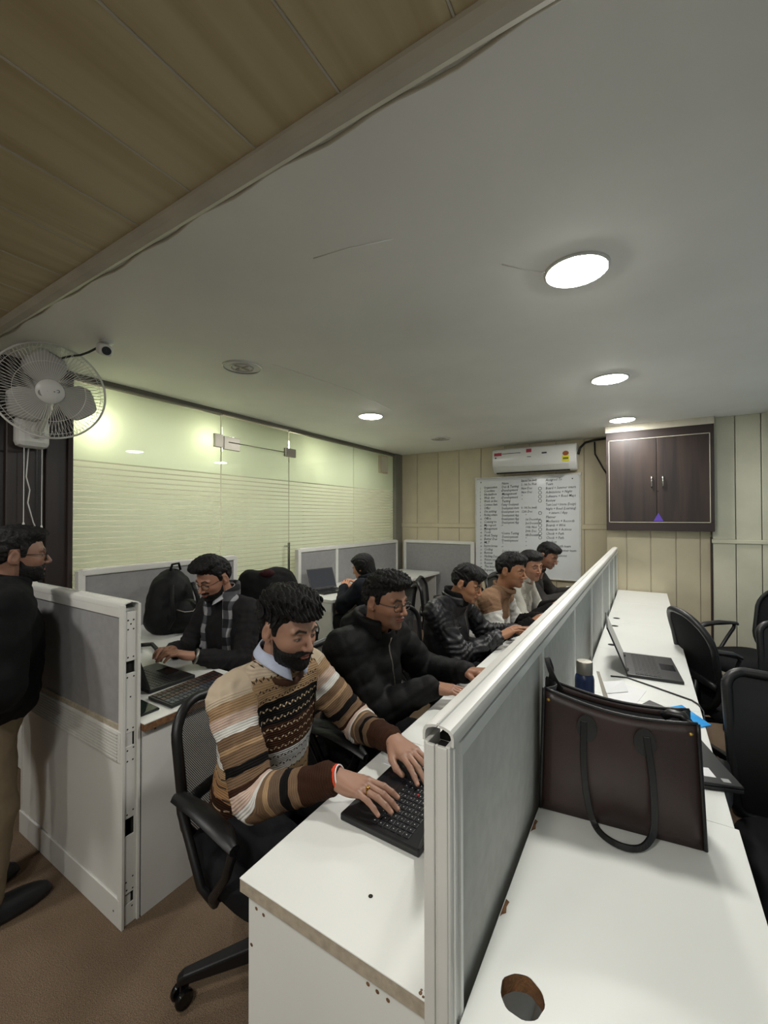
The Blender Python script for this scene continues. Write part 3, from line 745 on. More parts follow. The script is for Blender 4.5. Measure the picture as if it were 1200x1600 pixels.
bk = FM @ Vector((0, 0, -.14))
MB().tube([bk, bk + Vector((-.08, .01, -.10)), Vector((-3.17, 1.07, 2.03)), Vector((-3.2, 1.07, 2.03))], [.03, .028, .03, .03], 12).build('neck', white_p, fan, smooth=0)
MB().box(-3.258, -3.16, .985, 1.155, 1.955, 2.145).build('wall_bracket', white_p, fan, bevel=.035)
for (y, z0) in ((1.03, 1.50), (1.12, 1.48)):
    MB().tube([(-3.2, y, 1.97), (-3.2, y, z0)], .0025, 6).build('pull_cord', 'alu', fan)
    MB().lathe([(.004, .0), (.007, -.012), (.006, -.03), (.002, -.034)], (-3.2, y, z0), 10).build('pull_bead', 'alu', fan, smooth=.6)
MB().tube([(-3.22, 1.06, 1.98), (-3.225, 1.05, 1.78), (-3.23, 1.07, 1.70), (-3.228, 1.06, 1.62), (-3.235, 1.09, 1.50), (-3.24, 1.13, 1.40), (-3.24, 1.11, 1.25), (-3.24, 1.15, 1.15)], .0035, 6).build('power_cord', 'alu', fan, smooth=0)

# ================================================================== CHAIRS (local frame: sitter faces +x)
def rrect(w, h, r, n=6):
    pts = []
    for (cx, cy, a0) in ((w / 2 - r, h / 2 - r, 0), (-w / 2 + r, h / 2 - r, PI / 2), (-w / 2 + r, -h / 2 + r, PI), (w / 2 - r, -h / 2 + r, 1.5 * PI)):
        for i in range(n + 1): pts.append((cx + r * math.cos(a0 + PI / 2 * i / n), cy + r * math.sin(a0 + PI / 2 * i / n)))
    return pts

def make_chair(label, net=True, bw=.46, bh=.52, round_=.10, back_z=.50, rake=.17, loop=True, backmat='net'):
    t = thing('office_chair', label, 'chair', (0, 0, 0), 'black office chairs')
    MB().lathe([(.03, .055), (.042, .07), (.042, .13), (.03, .14)], (0, 0, 0), 20).build('hub', 'black', t, smooth=.6, local=True)
    for k in range(5):
        q = 2 * PI * k / 5 + .35
        c, s = math.cos(q), math.sin(q)
        leg = MB()
        Mq = Matrix.Rotation(q, 4, 'Z')
        a = [Vector((.03, -.026, .135)), Vector((.03, .026, .135)), Vector((.03, .02, .075)), Vector((.03, -.02, .075))]
        b = [Vector((.285, -.017, .098)), Vector((.285, .017, .098)), Vector((.285, .015, .066)), Vector((.285, -.015, .066))]
        e = [Vector((.305, -.012, .085)), Vector((.305, .012, .085)), Vector((.305, .012, .062)), Vector((.305, -.012, .062))]
        vs = [Mq @ p for p in a + b + e]
        fs = [(0, 1, 2, 3)[::-1], (8, 9, 10, 11)] + [(i + o, (i + 1) % 4 + o, (i + 1) % 4 + 4 + o, i + 4 + o) for o in (0, 4) for i in range(4)]
        lg = leg.add(vs, fs).build('base_leg', 'black', t, bevel=.006, local=True)
        cm = MB(); Mc = Mq @ Matrix.Translation((.29, 0, .028)) @ Matrix.Rotation(.5, 4, 'Z')
        for yy in (-.018, .018):
            cm.lathe([(.004, -.009), (.024, -.009), (.028, -.004), (.028, .004), (.024, .009), (.004, .009)], (0, 0, 0), 18, Mc @ Matrix.Translation((0, yy, 0)) @ Matrix.Rotation(PI / 2, 4, 'X'))
        cm.lathe([(.008, 0), (.008, .05)], (0, 0, 0), 8, Mc)
        cm.build('caster', 'black_gloss', lg, smooth=.6, local=True)
    MB().lathe([(.042, .13), (.036, .20), (.026, .30), (.022, .30), (.020, .40)], (0, 0, 0), 20).build('gas_column', 'black', t, smooth=.6, local=True)
    MB().box(-.13, .12, -.09, .09, .375, .425).build('tilt_mechanism', 'black', t, bevel=.025, local=True)
    # seat cushion: soft rounded slab
    vs = []; n = 40; prof = [(.86, .425), (.97, .432), (1.0, .455), (.98, .482), (.9, .500), (.6, .506), (.25, .500), (.01, .498)]
    for (k, z) in prof:
        for i in range(n):
            q = 2 * PI * i / n; cx, sx = math.cos(q), math.sin(q)
            ex = .5
            px = math.copysign(abs(cx) ** ex, cx) * .245 * k; py = math.copysign(abs(sx) ** ex, sx) * .245 * k
            zz = z - (.035 * max(0, (px - .15) / .1) ** 2 if k > .3 else 0)
            vs.append((px + .02, py, zz))
    fs = [(i * n + j, i * n + (j + 1) % n, (i + 1) * n + (j + 1) % n, (i + 1) * n + j) for i in range(len(prof) - 1) for j in range(n)] + [tuple(range(n))[::-1], tuple(range((len(prof) - 1) * n, len(prof) * n))]
    MB().add(vs, fs).build('seat', 'seat_fab', t, smooth=.9, local=True)
    # backrest
    def bp(y, z):       # y across, z up from back_z
        return (-.235 - math.sin(rake) * z + .10 * (y / .25) ** 2 * .45 + .03 * math.sin(PI * min(1, z / bh) * .9), y, back_z + z * math.cos(rake))
    loop_ = [bp(y * (1 - .22 * max(0, .5 - (z / bh + .5)) * 1.0), z + bh / 2) for (y, z) in rrect(bw, bh, round_, 7)]
    MB().tube(loop_, .017, 10, closed=True).build('back_frame', 'black', t, smooth=0, local=True)
    ny, nzz = 12, 14; vs = []
    for j in range(nzz):
        for i in range(ny):
            z = (j / (nzz - 1)) * bh; ya = (i / (ny - 1) - .5)
            f = z / bh; hw = bw * (1 - .22 * max(0, .5 - f))
            ins = 0
            d0 = min(z, bh - z)
            if d0 < round_: ins = round_ - math.sqrt(max(0, round_ ** 2 - (round_ - d0) ** 2))
            vs.append(bp(ya * (hw - 2 * ins), z))
    fs = [(j * ny + i, j * ny + i + 1, (j + 1) * ny + i + 1, (j + 1) * ny + i) for j in range(nzz - 1) for i in range(ny - 1)]
    MB().add(vs, fs).build('back_mesh', backmat, t, smooth=0, local=True)
    lum = [bp(y, bh * .30 + .02 * math.cos(y * 8)) for y in [-.19 + .38 * i / 8 for i in range(9)]]
    MB().tube([(p[0] - .018, p[1], p[2]) for p in lum], .016, 8, flat=1.4).build('lumbar_bar', 'black', t, smooth=0, local=True)
    for yy in (-.055, .055):
        b0 = bp(yy, bh * .30)
        MB().tube([(-.08, yy * .9, .39), (-.22, yy * .9, .395), (-.285, yy, .45), (b0[0] - .02, yy, b0[2])], .016, 8).build('back_support', 'black', t, smooth=0, local=True)
    for sgn in (-1, 1):
        y = .27 * sgn
        arm = MB().tube([(.02, .2 * sgn, .415), (.02, .245 * sgn, .42), (.0, y, .47), (-.06, y, .56), (-.115, y, .635), (-.12, y, .66), (-.10, y, .675), (.05, y, .67), (.14, y, .655), (.155, y, .635), (.125, y, .56), (.06, y, .47), (.03, .245 * sgn, .42)], .013, 8, flat=1.0).build('arm_loop', 'black', t, smooth=0, local=True)
        pad = MB(); L_ = [(-.15, .012, .664), (-.13, .026, .672), (0, .033, .684), (.12, .030, .672), (.165, .016, .650)]
        vs = []
        for (px, w, pz) in L_:
            for k in range(10):
                a = 2 * PI * k / 10
                vs.append((px, y + w * math.cos(a), pz + .013 * math.sin(a)))
        fs = [(i * 10 + k, i * 10 + (k + 1) % 10, (i + 1) * 10 + (k + 1) % 10, (i + 1) * 10 + k) for i in range(len(L_) - 1) for k in range(10)] + [tuple(range(10))[::-1], tuple(range(40, 50))]
        pad.add(vs, fs).build('arm_pad', 'black', arm, smooth=.8, local=True)
    return t

chA = make_chair('black mesh office chair under the man in the striped sweater', rake=.14, back_z=.44, bh=.46)
chA.location = (-1.065, 1.035, 0); chA.rotation_euler = (0, 0, -.10)
def place(src, x, y, rz, lab): return dup(src, (x, y, 0), rz, lab)
place(chA, -1.12, 1.62, .05, 'black office chair under the man in the black puffer jacket')
place(chA, -1.17, 2.5, 0, 'black office chair under the man in the leather jacket')
place(chA, -1.10, 3.10, .05, 'black office chair under the man in the brown and white top')
place(chA, -1.09, 3.70, 0, 'black office chair under the smiling man in pale grey')
place(chA, -1.13, 4.42, 0, 'black office chair under the farthest man in dark grey')
place(chA, -2.14, 1.74, -PI / 2, 'black office chair under the man with the checked scarf')
place(chA, -2.10, 3.36, PI, 'black office chair under the person at the window desk')
place(chA, -1.72, 3.98, .35, 'empty black office chair behind the leather jacket, back toward the partition')
place(chA, -1.55, 5.05, 2.4, 'empty black office chair in front of the whiteboard, behind the brown and white top')
# right-hand side chairs
chB = make_chair('large black chair with a wide padded back at the right edge', net=False, bw=.50, bh=.50, round_=.05, back_z=.47, rake=.10, backmat='black')
chB.location = (.47, 1.72, 0); chB.rotation_euler = (0, 0, -PI / 2 - .12)
place(chB, .70, 2.68, -PI / 2 - .25, 'black square-backed chair behind the large right-edge chair')
chC = make_chair('black round-backed office chair tucked under the right desk', net=False, bw=.40, bh=.54, round_=.17, back_z=.46, rake=.20, backmat='seat_fab')
chC.location = (.46, 3.10, 0); chC.rotation_euler = (0, 0, .40)
place(chC, .66, 4.1, PI + .6, 'black round-backed office chair farthest right by the back wall')

# ================================================================== THINGS ON THE DESKS
def soft(poly): return poly
# ---- tote bag
leather = mat('dark_brown_leather', (58, 42, 39), .34, .12, 5, .12, 500, rgb2=(45, 33, 31))
lblack = mat('black_leather_strap', (16, 15, 15), .38, .1, 8, .1, 500)
tb = thing('tote_bag', 'large dark brown leather tote bag with black handles on the right desk', 'bag', (-.07, 1.28, ZD))
p0, p1 = Vector((-.247, 1.206, 0)), Vector((.116, 1.252, 0))
ux = (p1 - p0).normalized(); uy = Vector((-ux.y, ux.x, 0)); BW = (p1 - p0).length; BD = .125; BH = .318
def bagp(u, v, w):
    """u across 0..1, v depth 0..1 (front to back), w height 0..1; the body slumps and bulges a little"""
    k = .5 - .5 * w
    tap = 1 - .055 * w
    uu = (u - .5) * tap + .5
    dep = BD * (1 - .35 * w)
    p = p0 + ux * (uu * BW) + uy * (dep * v + BD * .10 * w)
    sag = .022 * math.sin(PI * u) * w ** 3
    p.z = ZD + .004 + BH * w - sag - (.030 * u * w)
    bul = .014 * math.sin(PI * u) * math.sin(PI * min(1, w * .95))
    if v < .5: p -= uy * bul
    else: p += uy * bul
    return p
def sheet(fn, nu, nv):
    vs = [fn(i / (nu - 1), j / (nv - 1)) for j in range(nv) for i in range(nu)]
    fs = [(j * nu + i, j * nu + i + 1, (j + 1) * nu + i + 1, (j + 1) * nu + i) for j in range(nv - 1) for i in range(nu - 1)]
    return MB().add(vs, fs)
sheet(lambda a, b: bagp(a, 0, b), 14, 12).build('front_panel', leather, tb, smooth=0, solid=.005)
sheet(lambda a, b: bagp(a, 1, b), 14, 12).build('back_panel', leather, tb, smooth=0, solid=.005)
for u in (0, 1):
    def gus(a, b, u=u):
        p = bagp(u, a, b); return p + ux * ((.03 if u == 0 else -.03) * math.sin(PI * a) * b)
    sheet(gus, 7, 12).build('side_gusset', lblack, tb, smooth=0, solid=.004)
sheet(lambda a, b: bagp(a, b, 0), 6, 3).build('bottom', leather, tb, solid=.006)
sheet(lambda a, b: bagp(a, .06 + b * .88, .93), 14, 5).build('dark_lining', 'black_fab', tb, smooth=0)
for v in (0, 1): MB().tube([bagp(i / 14, v, 1) for i in range(15)], .0045, 8).build('top_binding', lblack, tb, smooth=0)
for u in (0, 1): MB().tube([bagp(u, 0, i / 10) - uy * .002 for i in range(11)], .0048, 8).build('edge_binding', lblack, tb, smooth=0)
for u in (.035, .955):
    c = bagp(u, 0, .92) - uy * .004
    MB().lathe([(.0005, .004), (.004, .003), (.005, 0)], (0, 0, 0), 12, Matrix.Translation(c) @ Matrix((ux, Vector((0, 0, 1)), -uy)).transposed().to_4x4(), cap=False).build('gold_stud', mat('gold_metal', (205, 170, 90), .3, metal=1), tb, smooth=0)
hp = [bagp(.285, 0, .86) - uy * .010, bagp(.283, 0, .70) - uy * .012, bagp(.285, 0, .45) - uy * .016, bagp(.31, 0, .2) - uy * .022, bagp(.35, 0, .05) - uy * .035]
hp[-1].z = ZD + .02
low = [p0 + ux * (BW * s) - uy * d for s, d in ((.40, .060), (.48, .078), (.56, .080), (.64, .062))]
for q in low: q.z = ZD + .012
hq = [bagp(.705, 0, .05) - uy * .030, bagp(.715, 0, .2) - uy * .022, bagp(.715, 0, .45) - uy * .016, bagp(.70, 0, .68) - uy * .012, bagp(.685, 0, .86) - uy * .010]
hq[0].z = ZD + .03
def strap(pts, w, th, name, parent):
    """flat strap lying along the bag face"""
    pts = [Vector(p) for p in pts]; out = []
    for _ in range(2):
        new = [pts[0]]
        for a, b in zip(pts[:-1], pts[1:]): new += [a * .75 + b * .25, a * .25 + b * .75]
        pts = new + [pts[-1]]
    vs = []
    for i, p in enumerate(pts):
        t = (pts[min(i + 1, len(pts) - 1)] - pts[max(i - 1, 0)]).normalized()
        s = t.cross(uy).normalized(); n = s.cross(t).normalized()
        for (a, b) in ((-1, -1), (1, -1), (1, 1), (-1, 1)): vs.append(p + s * a * w / 2 + n * b * th / 2)
    m = len(pts)
    fs = [(i * 4 + k, i * 4 + (k + 1) % 4, (i + 1) * 4 + (k + 1) % 4, (i + 1) * 4 + k) for i in range(m - 1) for k in range(4)] + [(0, 1, 2, 3), tuple(range(4 * m - 4, 4 * m))]
    return MB().add(vs, fs).build(name, lblack, parent, bevel=.0015)
strap(hp + low + hq, .0155, .006, 'front_handle', tb)
for u in (.305, .675):
    c = bagp(u, 0, .80) - uy * .006
    pl_ = [c + ux * (.024 * math.cos(a)) + Vector((0, 0, .034 * math.sin(a))) for a in [2 * PI * i / 20 for i in range(20)]]
    MB().add(pl_ + [p - uy * .003 for p in pl_], [tuple(range(20)), tuple(range(20, 40))] + [(i, (i + 1) % 20, 20 + (i + 1) % 20, 20 + i) for i in range(20)]).build('handle_patch', lblack, tb)
strap([bagp(.02, .9, .86), bagp(.05, 1.0, 1.08), bagp(.02, 1.05, 1.17), bagp(.0, 1.0, 1.20), bagp(.04, .8, 1.08), bagp(.12, .75, .96)], .014, .006, 'back_handle', tb)
MB().tube([bagp(.82, .55, .98), bagp(.86, .5, 1.02), bagp(.93, .4, 1.02), bagp(.96, .3, .96)], .013, 8, flat=.8).build('zip_pull_fold', lblack, tb, smooth=0)

# ---- bottle
bo = thing('water_bottle', 'navy blue metal water bottle with a steel lid behind the tote bag', 'bottle', (-.196, 1.74, ZD))
MB().lathe([(.030, 0), (.0335, .004), (.0335, .185), (.031, .198), (.026, .206)], (-.196, 1.74, ZD), 32).build('flask', mat('navy_enamel', (22, 38, 74), .35, .05), bo, smooth=.7)
MB().lathe([(.0265, .206), (.028, .208), (.028, .248), (.0255, .252), (.001, .253)], (-.196, 1.74, ZD), 32, cap=False).build('lid', 'steel', bo, smooth=.6)

# ---- laptops
def laptop(name, label, loc, rotz, w=.33, d=.23, angle=105, th=.018, keys='mesh', body='laptop', screen=None, lidmat='laptop', group='laptops'):
    """local frame: user side at -x, hinge at +x, width along y"""
    t = thing(name, label, 'laptop', loc, group, rotz)
    base = MB().box(-d / 2, d / 2, -w / 2, w / 2, 0, th).build('base', body, t, bevel=.004, local=True)
    MB().box(-d / 2 + .012, -d / 2 + .075, -.05, .05, th, th + .0006).build('trackpad', 'laptop_pad', base, local=True)
    rows = 6; n = 15; kw = (w - .03) / n; kd = .0185; x0 = -d / 2 + .095
    if keys == 'each':
        src = MB().box(-kd * .42, kd * .42, -kw * .42, kw * .42, 0, .0022)
        ko = None
        for r_ in range(rows):
            for c in range(n):
                p = (x0 + r_ * kd, -w / 2 + .015 + kw * (c + .5), th)
                if ko is None: ko = src.build('key', 'key', base, bevel=.0012, local=True); ko.location = p; k_ = ko
                else: k_ = share(ko, 'key', p, base)
        lg = MB()
        for r_ in range(rows):
            for c in range(n):
                px, py = x0 + r_ * kd - .002, -w / 2 + .015 + kw * (c + .5)
                lg.box(px - .001, px + .001, py - .0012, py + .0012, th + .0022, th + .0025)
        g = lg.build('key_legends', 'key_print', base, local=True); g['kind'] = 'stuff'
        MB().lathe([(.0005, .004), (.003, .003), (.0035, 0)], (x0 + 2.5 * kd, 0, th + .002), 10, cap=False).build('pointing_nub', mat('red_rubber', (170, 30, 30), .6), base, local=True)
    else:
        km = MB()
        for r_ in range(rows):
            for c in range(n):
                px, py = x0 + r_ * kd, -w / 2 + .015 + kw * (c + .5)
                km.box(px - kd * .42, px + kd * .42, py - kw * .42, py + kw * .42, th, th + .002)
        km.build('keyboard', 'key', base, local=True)['kind'] = 'stuff'
    a = math.radians(angle)
    Ml = Matrix.Translation((d / 2 - .004, 0, th)) @ Matrix.Rotation(-(PI - a), 4, 'Y') @ Matrix.Rotation(PI, 4, 'Z')
    # lid local: extends from hinge along +x
    Ml = Matrix.Translation((d / 2 - .004, 0, th)) @ Matrix.Rotation(-a, 4, 'Y') @ Matrix.Diagonal((-1, 1, 1, 1))
    hx = Vector((-math.cos(a), 0, math.sin(a)))           # direction from hinge to lid top, a=0 closed
    nx = Vector((-math.sin(a), 0, -math.cos(a)))           # towards the user when open
    def lp(u, y, h): return Vector((d / 2 - .006, 0, th)) + hx * u + Vector((0, y, 0)) + nx * h
    def slab(u0, u1, y0, y1, h0, h1):
        vs = [lp(u, y, h) for h in (h0, h1) for y in (y0, y1) for u in (u0, u1)]
        return MB().add(vs, [(0, 2, 3, 1), (4, 5, 7, 6), (0, 1, 5, 4), (2, 6, 7, 3), (0, 4, 6, 2), (1, 3, 7, 5)])
    lid = slab(.004, d, -w / 2, w / 2, -.007, 0).build('lid', lidmat, t, bevel=.003, local=True)
    slab(.022, d - .012, -w / 2 + .012, w / 2 - .012, 0, .0008).build('screen', screen or 'black_gloss', lid, local=True)
    for yy in (-w * .32, w * .32):
        MB().tube([(d / 2 - .006, yy - .02, th), (d / 2 - .006, yy + .02, th)], .006, 8).build('hinge', 'black', t, smooth=0, local=True)
    return t

laptop('laptop', 'black laptop with visible keyboard under the hands of the man in the striped sweater', (-.563, 1.05, ZD), -.02, w=.335, d=.232, angle=112, keys='each', th=.019)
scr_grey = emit('dim_screen_grey', (120, 124, 130), .35)
laptop('laptop', 'open black laptop seen from the side on the right desk', (.018, 2.61, ZD), PI + .09, w=.38, d=.235, angle=112, screen='alu_dull', th=.016)
laptop('laptop', 'laptop used by the man with the checked scarf beside the slotted post', (-2.05, 1.175, ZD), -PI / 2, w=.33, d=.225, angle=108, th=.018)
laptop('laptop', 'laptop with a grey screen on the window desk along the glass', (-2.84, 3.52, ZD), PI - .25, w=.34, d=.23, angle=112, screen=emit('screen_glow', (110, 112, 116), .12))
for (y, lab) in ((1.72, 'laptop in front of the man in the black puffer jacket'), (2.62, 'laptop in front of the man in the leather jacket'), (3.2, 'laptop in front of the man in the brown and white top')):
    laptop('laptop', lab, (-.545, y, ZD), 0.0, w=.33, d=.23, angle=100)

# paper pad below the first laptop's far corner
tag(MB().box(-.72, -.60, 1.16, 1.30, ZD, ZD + .002).build('paper_slip', 'paper'), 'white paper slip under the far hand of the man in the striped sweater', 'paper')
tag(MB().box(-.74, -.62, 1.80, 1.86, ZD, ZD + .010).build('phone', 'alu', bevel=.004), 'pale phone on the desk beyond the hand of the man in black puffer jacket', 'phone')

# closed black laptop overhanging the right desk edge
cl = thing('closed_laptop', 'closed black laptop with white stickers jutting over the right desk edge', 'laptop', (.09, 1.67, ZD), None, 0)
ea, eb = Vector((.150, 1.86, 0)), Vector((.235, 1.565, 0)); ee = (eb - ea).normalized(); en_ = Vector((ee.y, -ee.x, 0))
if en_.x > 0: en_ = -en_
def clp(s, t, z): return ea + ee * s + en_ * t + Vector((0, 0, ZD + z))
def cslab(s0, s1, t0, t1, z0, z1): 
    vs = [clp(s, t, z) for z in (z0, z1) for t in (t0, t1) for s in (s0, s1)]
    return MB().add(vs, [(0, 2, 3, 1), (4, 5, 7, 6), (0, 1, 5, 4), (2, 6, 7, 3), (0, 4, 6, 2), (1, 3, 7, 5)])
cslab(0, .307, 0, .225, 0, .012).build('base', 'laptop', cl, bevel=.003)
cslab(0, .307, 0, .225, .0125, .021).build('lid', 'laptop', cl, bevel=.003)
cslab(.225, .275, .055, .085, .0212, .0216).build('sticker', 'paper', cl); cslab(.275, .294, .025, .045, .0212, .0216).build('sticker', mat('grey_sticker', (150, 152, 150), .6), cl)

# blue folder, phone, papers, spectacles case, cable
def quadslab(pts, h, th=.001):
    b = [Vector(p) for p in pts]
    return MB().add([p + Vector((0, 0, h)) for p in b] + [p + Vector((0, 0, h + th)) for p in b], [(3, 2, 1, 0), (4, 5, 6, 7), (0, 1, 5, 4), (1, 2, 6, 5), (2, 3, 7, 6), (3, 0, 4, 7)])
blu = mat('bright_blue_plastic', (24, 140, 220), .22, .05, 12, rgb2=(90, 180, 235))
tag(quadslab([(.035, 2.06, ZD), (.125, 2.16, ZD), (.208, 2.01, ZD), (.13, 1.93, ZD)], .001, .004).build('blue_folder', blu), 'bright blue plastic folder behind the tote bag', 'folder')
tag(quadslab([(-.02, 2.05, ZD), (.01, 2.12, ZD), (.10, 2.05, ZD), (.06, 1.98, ZD)], .006, .01).build('wallet', 'black', bevel=.004), 'black wallet lying against the blue folder', 'wallet')
tag(quadslab([(-.17, 2.05, ZD), (-.10, 2.30, ZD), (.0, 2.26, ZD), (-.05, 2.02, ZD)], .0005, .001).build('paper_sheet', 'paper'), 'white paper sheet between the bottle and the blue folder', 'paper')
tag(MB().add([(-.16, 2.12, ZD + .004), (-.07, 2.20, ZD + .004), (-.09, 2.26, ZD + .03), (-.17, 2.20, ZD + .028)], [(0, 1, 2, 3)]).build('folded_paper', 'paper', solid=.001), 'folded white paper propped up beside the navy bottle', 'paper')
tag(quadslab([(-.165, 1.86, ZD), (-.15, 1.93, ZD), (-.10, 1.74, ZD), (-.125, 1.73, ZD)], .14, .006).build('grey_ruler', 'steel'), 'slim grey metal ruler leaning between the bottle and the bag', 'ruler') if False else None
rl = MB().add([Vector((-.158, 1.76, .955)), Vector((-.148, 1.76, .955)), Vector((-.062, 1.66, .7425)), Vector((-.088, 1.66, .7425))], [(0, 1, 2, 3)]).build('metal_ruler', 'steel', solid=.003)
tag(rl, 'slim grey metal ruler leaning beside the navy bottle', 'ruler')
tag(MB().tube([(-.15, 2.37, ZD + .004), (-.08, 2.39, ZD + .004), (.02, 2.33, ZD + .004), (.10, 2.28, ZD + .004), (.165, 2.24, ZD + .004), (.185, 2.20, ZD + .005), (.198, 2.16, ZD - .005), (.202, 2.12, ZD - .08), (.205, 2.08, ZD - .2)], .0035, 6).build('charging_cable', 'black', smooth=0), 'black charging cable trailing over the right desk edge', 'cable')

# ---- backpack on the side desk
bp_ = thing('backpack', 'black backpack standing on the side desk against the grey partition', 'backpack', (-2.78, 1.62, ZD))

# ================================================================== SOFT BODIES: distance fields turned into smooth meshes
def surfnet(fn, lo, hi, h):
    lo = np.array(lo, np.float32); hi = np.array(hi, np.float32)
    n = np.ceil((hi - lo) / h).astype(int) + 1
    x = (lo[0] + np.arange(n[0]) * h).astype(np.float32)[:, None, None]
    y = (lo[1] + np.arange(n[1]) * h).astype(np.float32)[None, :, None]
    z = (lo[2] + np.arange(n[2]) * h).astype(np.float32)[None, None, :]
    D = np.broadcast_to(fn(x, y, z), tuple(n)).astype(np.float32)
    S = D < 0
    c = np.zeros(tuple(n - 1), np.int8)
    for a in (0, 1):
        for b in (0, 1):
            for d in (0, 1): c += S[a:n[0] - 1 + a, b:n[1] - 1 + b, d:n[2] - 1 + d]
    act = (c > 0) & (c < 8)
    idx = -np.ones(c.shape, np.int64); idx[act] = np.arange(act.sum())
    ai = np.argwhere(act); acc = np.zeros((len(ai), 3)); cnt = np.zeros(len(ai))
    cor = [np.array(q) for q in ((0,0,0),(1,0,0),(0,1,0),(1,1,0),(0,0,1),(1,0,1),(0,1,1),(1,1,1))]
    for e in ((0,1),(2,3),(4,5),(6,7),(0,2),(1,3),(4,6),(5,7),(0,4),(1,5),(2,6),(3,7)):
        a, b = cor[e[0]], cor[e[1]]
        d0 = D[tuple((ai + a).T)]; d1 = D[tuple((ai + b).T)]
        cr = (d0 < 0) != (d1 < 0)
        t = np.where(cr, d0 / np.where(cr, d0 - d1, 1), 0)
        acc += np.where(cr[:, None], a + t[:, None] * (b - a), 0); cnt += cr
    V = lo + (ai + acc / cnt[:, None]) * h
    faces = []
    for ax in range(3):
        o = [q for q in range(3) if q != ax]
        s0 = [slice(1, -1)] * 3; s1 = [slice(1, -1)] * 3
        s0[ax] = slice(0, -1); s1[ax] = slice(1, None)
        A = S[tuple(s0)]; Bq = S[tuple(s1)]
        for sign in (0, 1):
            e = np.argwhere((A & ~Bq) if sign == 0 else (~A & Bq))
            if len(e) == 0: continue
            base = e.copy(); base[:, o[0]] += 1; base[:, o[1]] += 1
            q = []
            for (da, db) in ((-1, -1), (0, -1), (0, 0), (-1, 0)):
                p = base.copy(); p[:, o[0]] += da; p[:, o[1]] += db
                q.append(idx[tuple(p.T)])
            q = np.stack(q, 1)
            flip = (sign == 1) ^ (ax == 1)
            faces.append(q[:, ::-1] if flip else q)
    return V, (np.concatenate(faces) if faces else np.zeros((0, 4), int))

def cap(x, y, z, a, b, ra, rb=None, sx=1, sy=1, sz=1):
    rb = ra if rb is None else rb
    a = [float(t) for t in a]; b = [float(t) for t in b]
    bx, by, bz = b[0] - a[0], b[1] - a[1], b[2] - a[2]
    px, py, pz = x - a[0], y - a[1], z - a[2]
    h = np.clip((px * bx + py * by + pz * bz) / (bx * bx + by * by + bz * bz + 1e-9), 0, 1)
    return np.sqrt(((px - bx * h) * sx) ** 2 + ((py - by * h) * sy) ** 2 + ((pz - bz * h) * sz) ** 2) - (ra + (rb - ra) * h)

def ell(x, y, z, c, r, ry=0.0):
    px, py, pz = x - c[0], y - c[1], z - c[2]
    if ry:
        cs, sn = math.cos(ry), math.sin(ry); px, pz = px * cs - pz * sn, px * sn + pz * cs
    k0 = np.sqrt((px / r[0]) ** 2 + (py / r[1]) ** 2 + (pz / r[2]) ** 2)
    k1 = np.sqrt((px / r[0] ** 2) ** 2 + (py / r[1] ** 2) ** 2 + (pz / r[2] ** 2) ** 2) + 1e-9
    return k0 * (k0 - 1) / k1

def smin(a, b, k):
    h = np.clip(.5 + .5 * (b - a) / k, 0, 1)
    return b + (a - b) * h - k * h * (1 - h)
def smax(a, b, k): return -smin(-a, -b, k)

def nz(x, y, z, f, s=0.0):
    return (np.sin(f * x + 1.3 * s + 1.7 * np.sin(f * .6 * z + s)) * np.sin(f * .9 * y + 2.1 * s + 1.3 * np.sin(f * .7 * x)) + np.sin(f * 1.1 * z + .7 * s + 1.5 * np.sin(f * .8 * y + s)) * .6) * .6

def vmesh(name, V, Fq, material, parent, smooth=True, attr=None, col=None):
    """mesh in the parent's local frame; attr is a vector attribute, col a colour attribute"""
    me = bpy.data.meshes.new(name)
    me.vertices.add(len(V)); me.vertices.foreach_set('co', np.asarray(V, np.float32).ravel())
    nf = len(Fq); me.loops.add(nf * 4); me.polygons.add(nf)
    me.loops.foreach_set('vertex_index', np.asarray(Fq, np.int32).ravel())
    me.polygons.foreach_set('loop_start', np.arange(0, nf * 4, 4, dtype=np.int32))
    me.polygons.foreach_set('loop_total', np.full(nf, 4, np.int32))
    me.update(calc_edges=True); me.validate()
    if smooth: me.polygons.foreach_set('use_smooth', [True] * nf)
    if attr is not None:
        a = me.attributes.new('wear', 'FLOAT_VECTOR', 'POINT'); a.data.foreach_set('vector', np.asarray(attr, np.float32).ravel())
    if col is not None:
        a = me.attributes.new('tint', 'FLOAT_COLOR', 'POINT'); a.data.foreach_set('color', np.asarray(col, np.float32).ravel())
    me.materials.append(MT[material] if isinstance(material, str) else material)
    o = bpy.data.objects.new(name, me); COL.objects.link(o); o.parent = parent
    OFF[o.name] = OFF[parent.name]
    return o

def skin_mat():
    m, nt, N, L, b = _nodes('skin')
    at = N.new('ShaderNodeAttribute'); at.attribute_name = 'tint'
    tc = N.new('ShaderNodeTexCoord'); n = N.new('ShaderNodeTexNoise'); n.inputs['Scale'].default_value = 60
    L.new(tc.outputs['Object'], n.inputs['Vector'])
    mx = N.new('ShaderNodeMix'); mx.data_type = 'RGBA'; mx.blend_type = 'MULTIPLY'; mx.inputs[0].default_value = .25
    L.new(at.outputs['Color'], mx.inputs[6]); L.new(n.outputs['Fac'], mx.inputs[7])
    hs = N.new('ShaderNodeMix'); hs.data_type = 'RGBA'; hs.inputs[0].default_value = .25
    L.new(at.outputs['Color'], hs.inputs[6]); L.new(mx.outputs[2], hs.inputs[7])
    L.new(hs.outputs[2], b.inputs['Base Color'])
    b.inputs['Roughness'].default_value = .45; b.inputs['Specular IOR Level'].default_value = .4
    return m
SKIN = skin_mat()

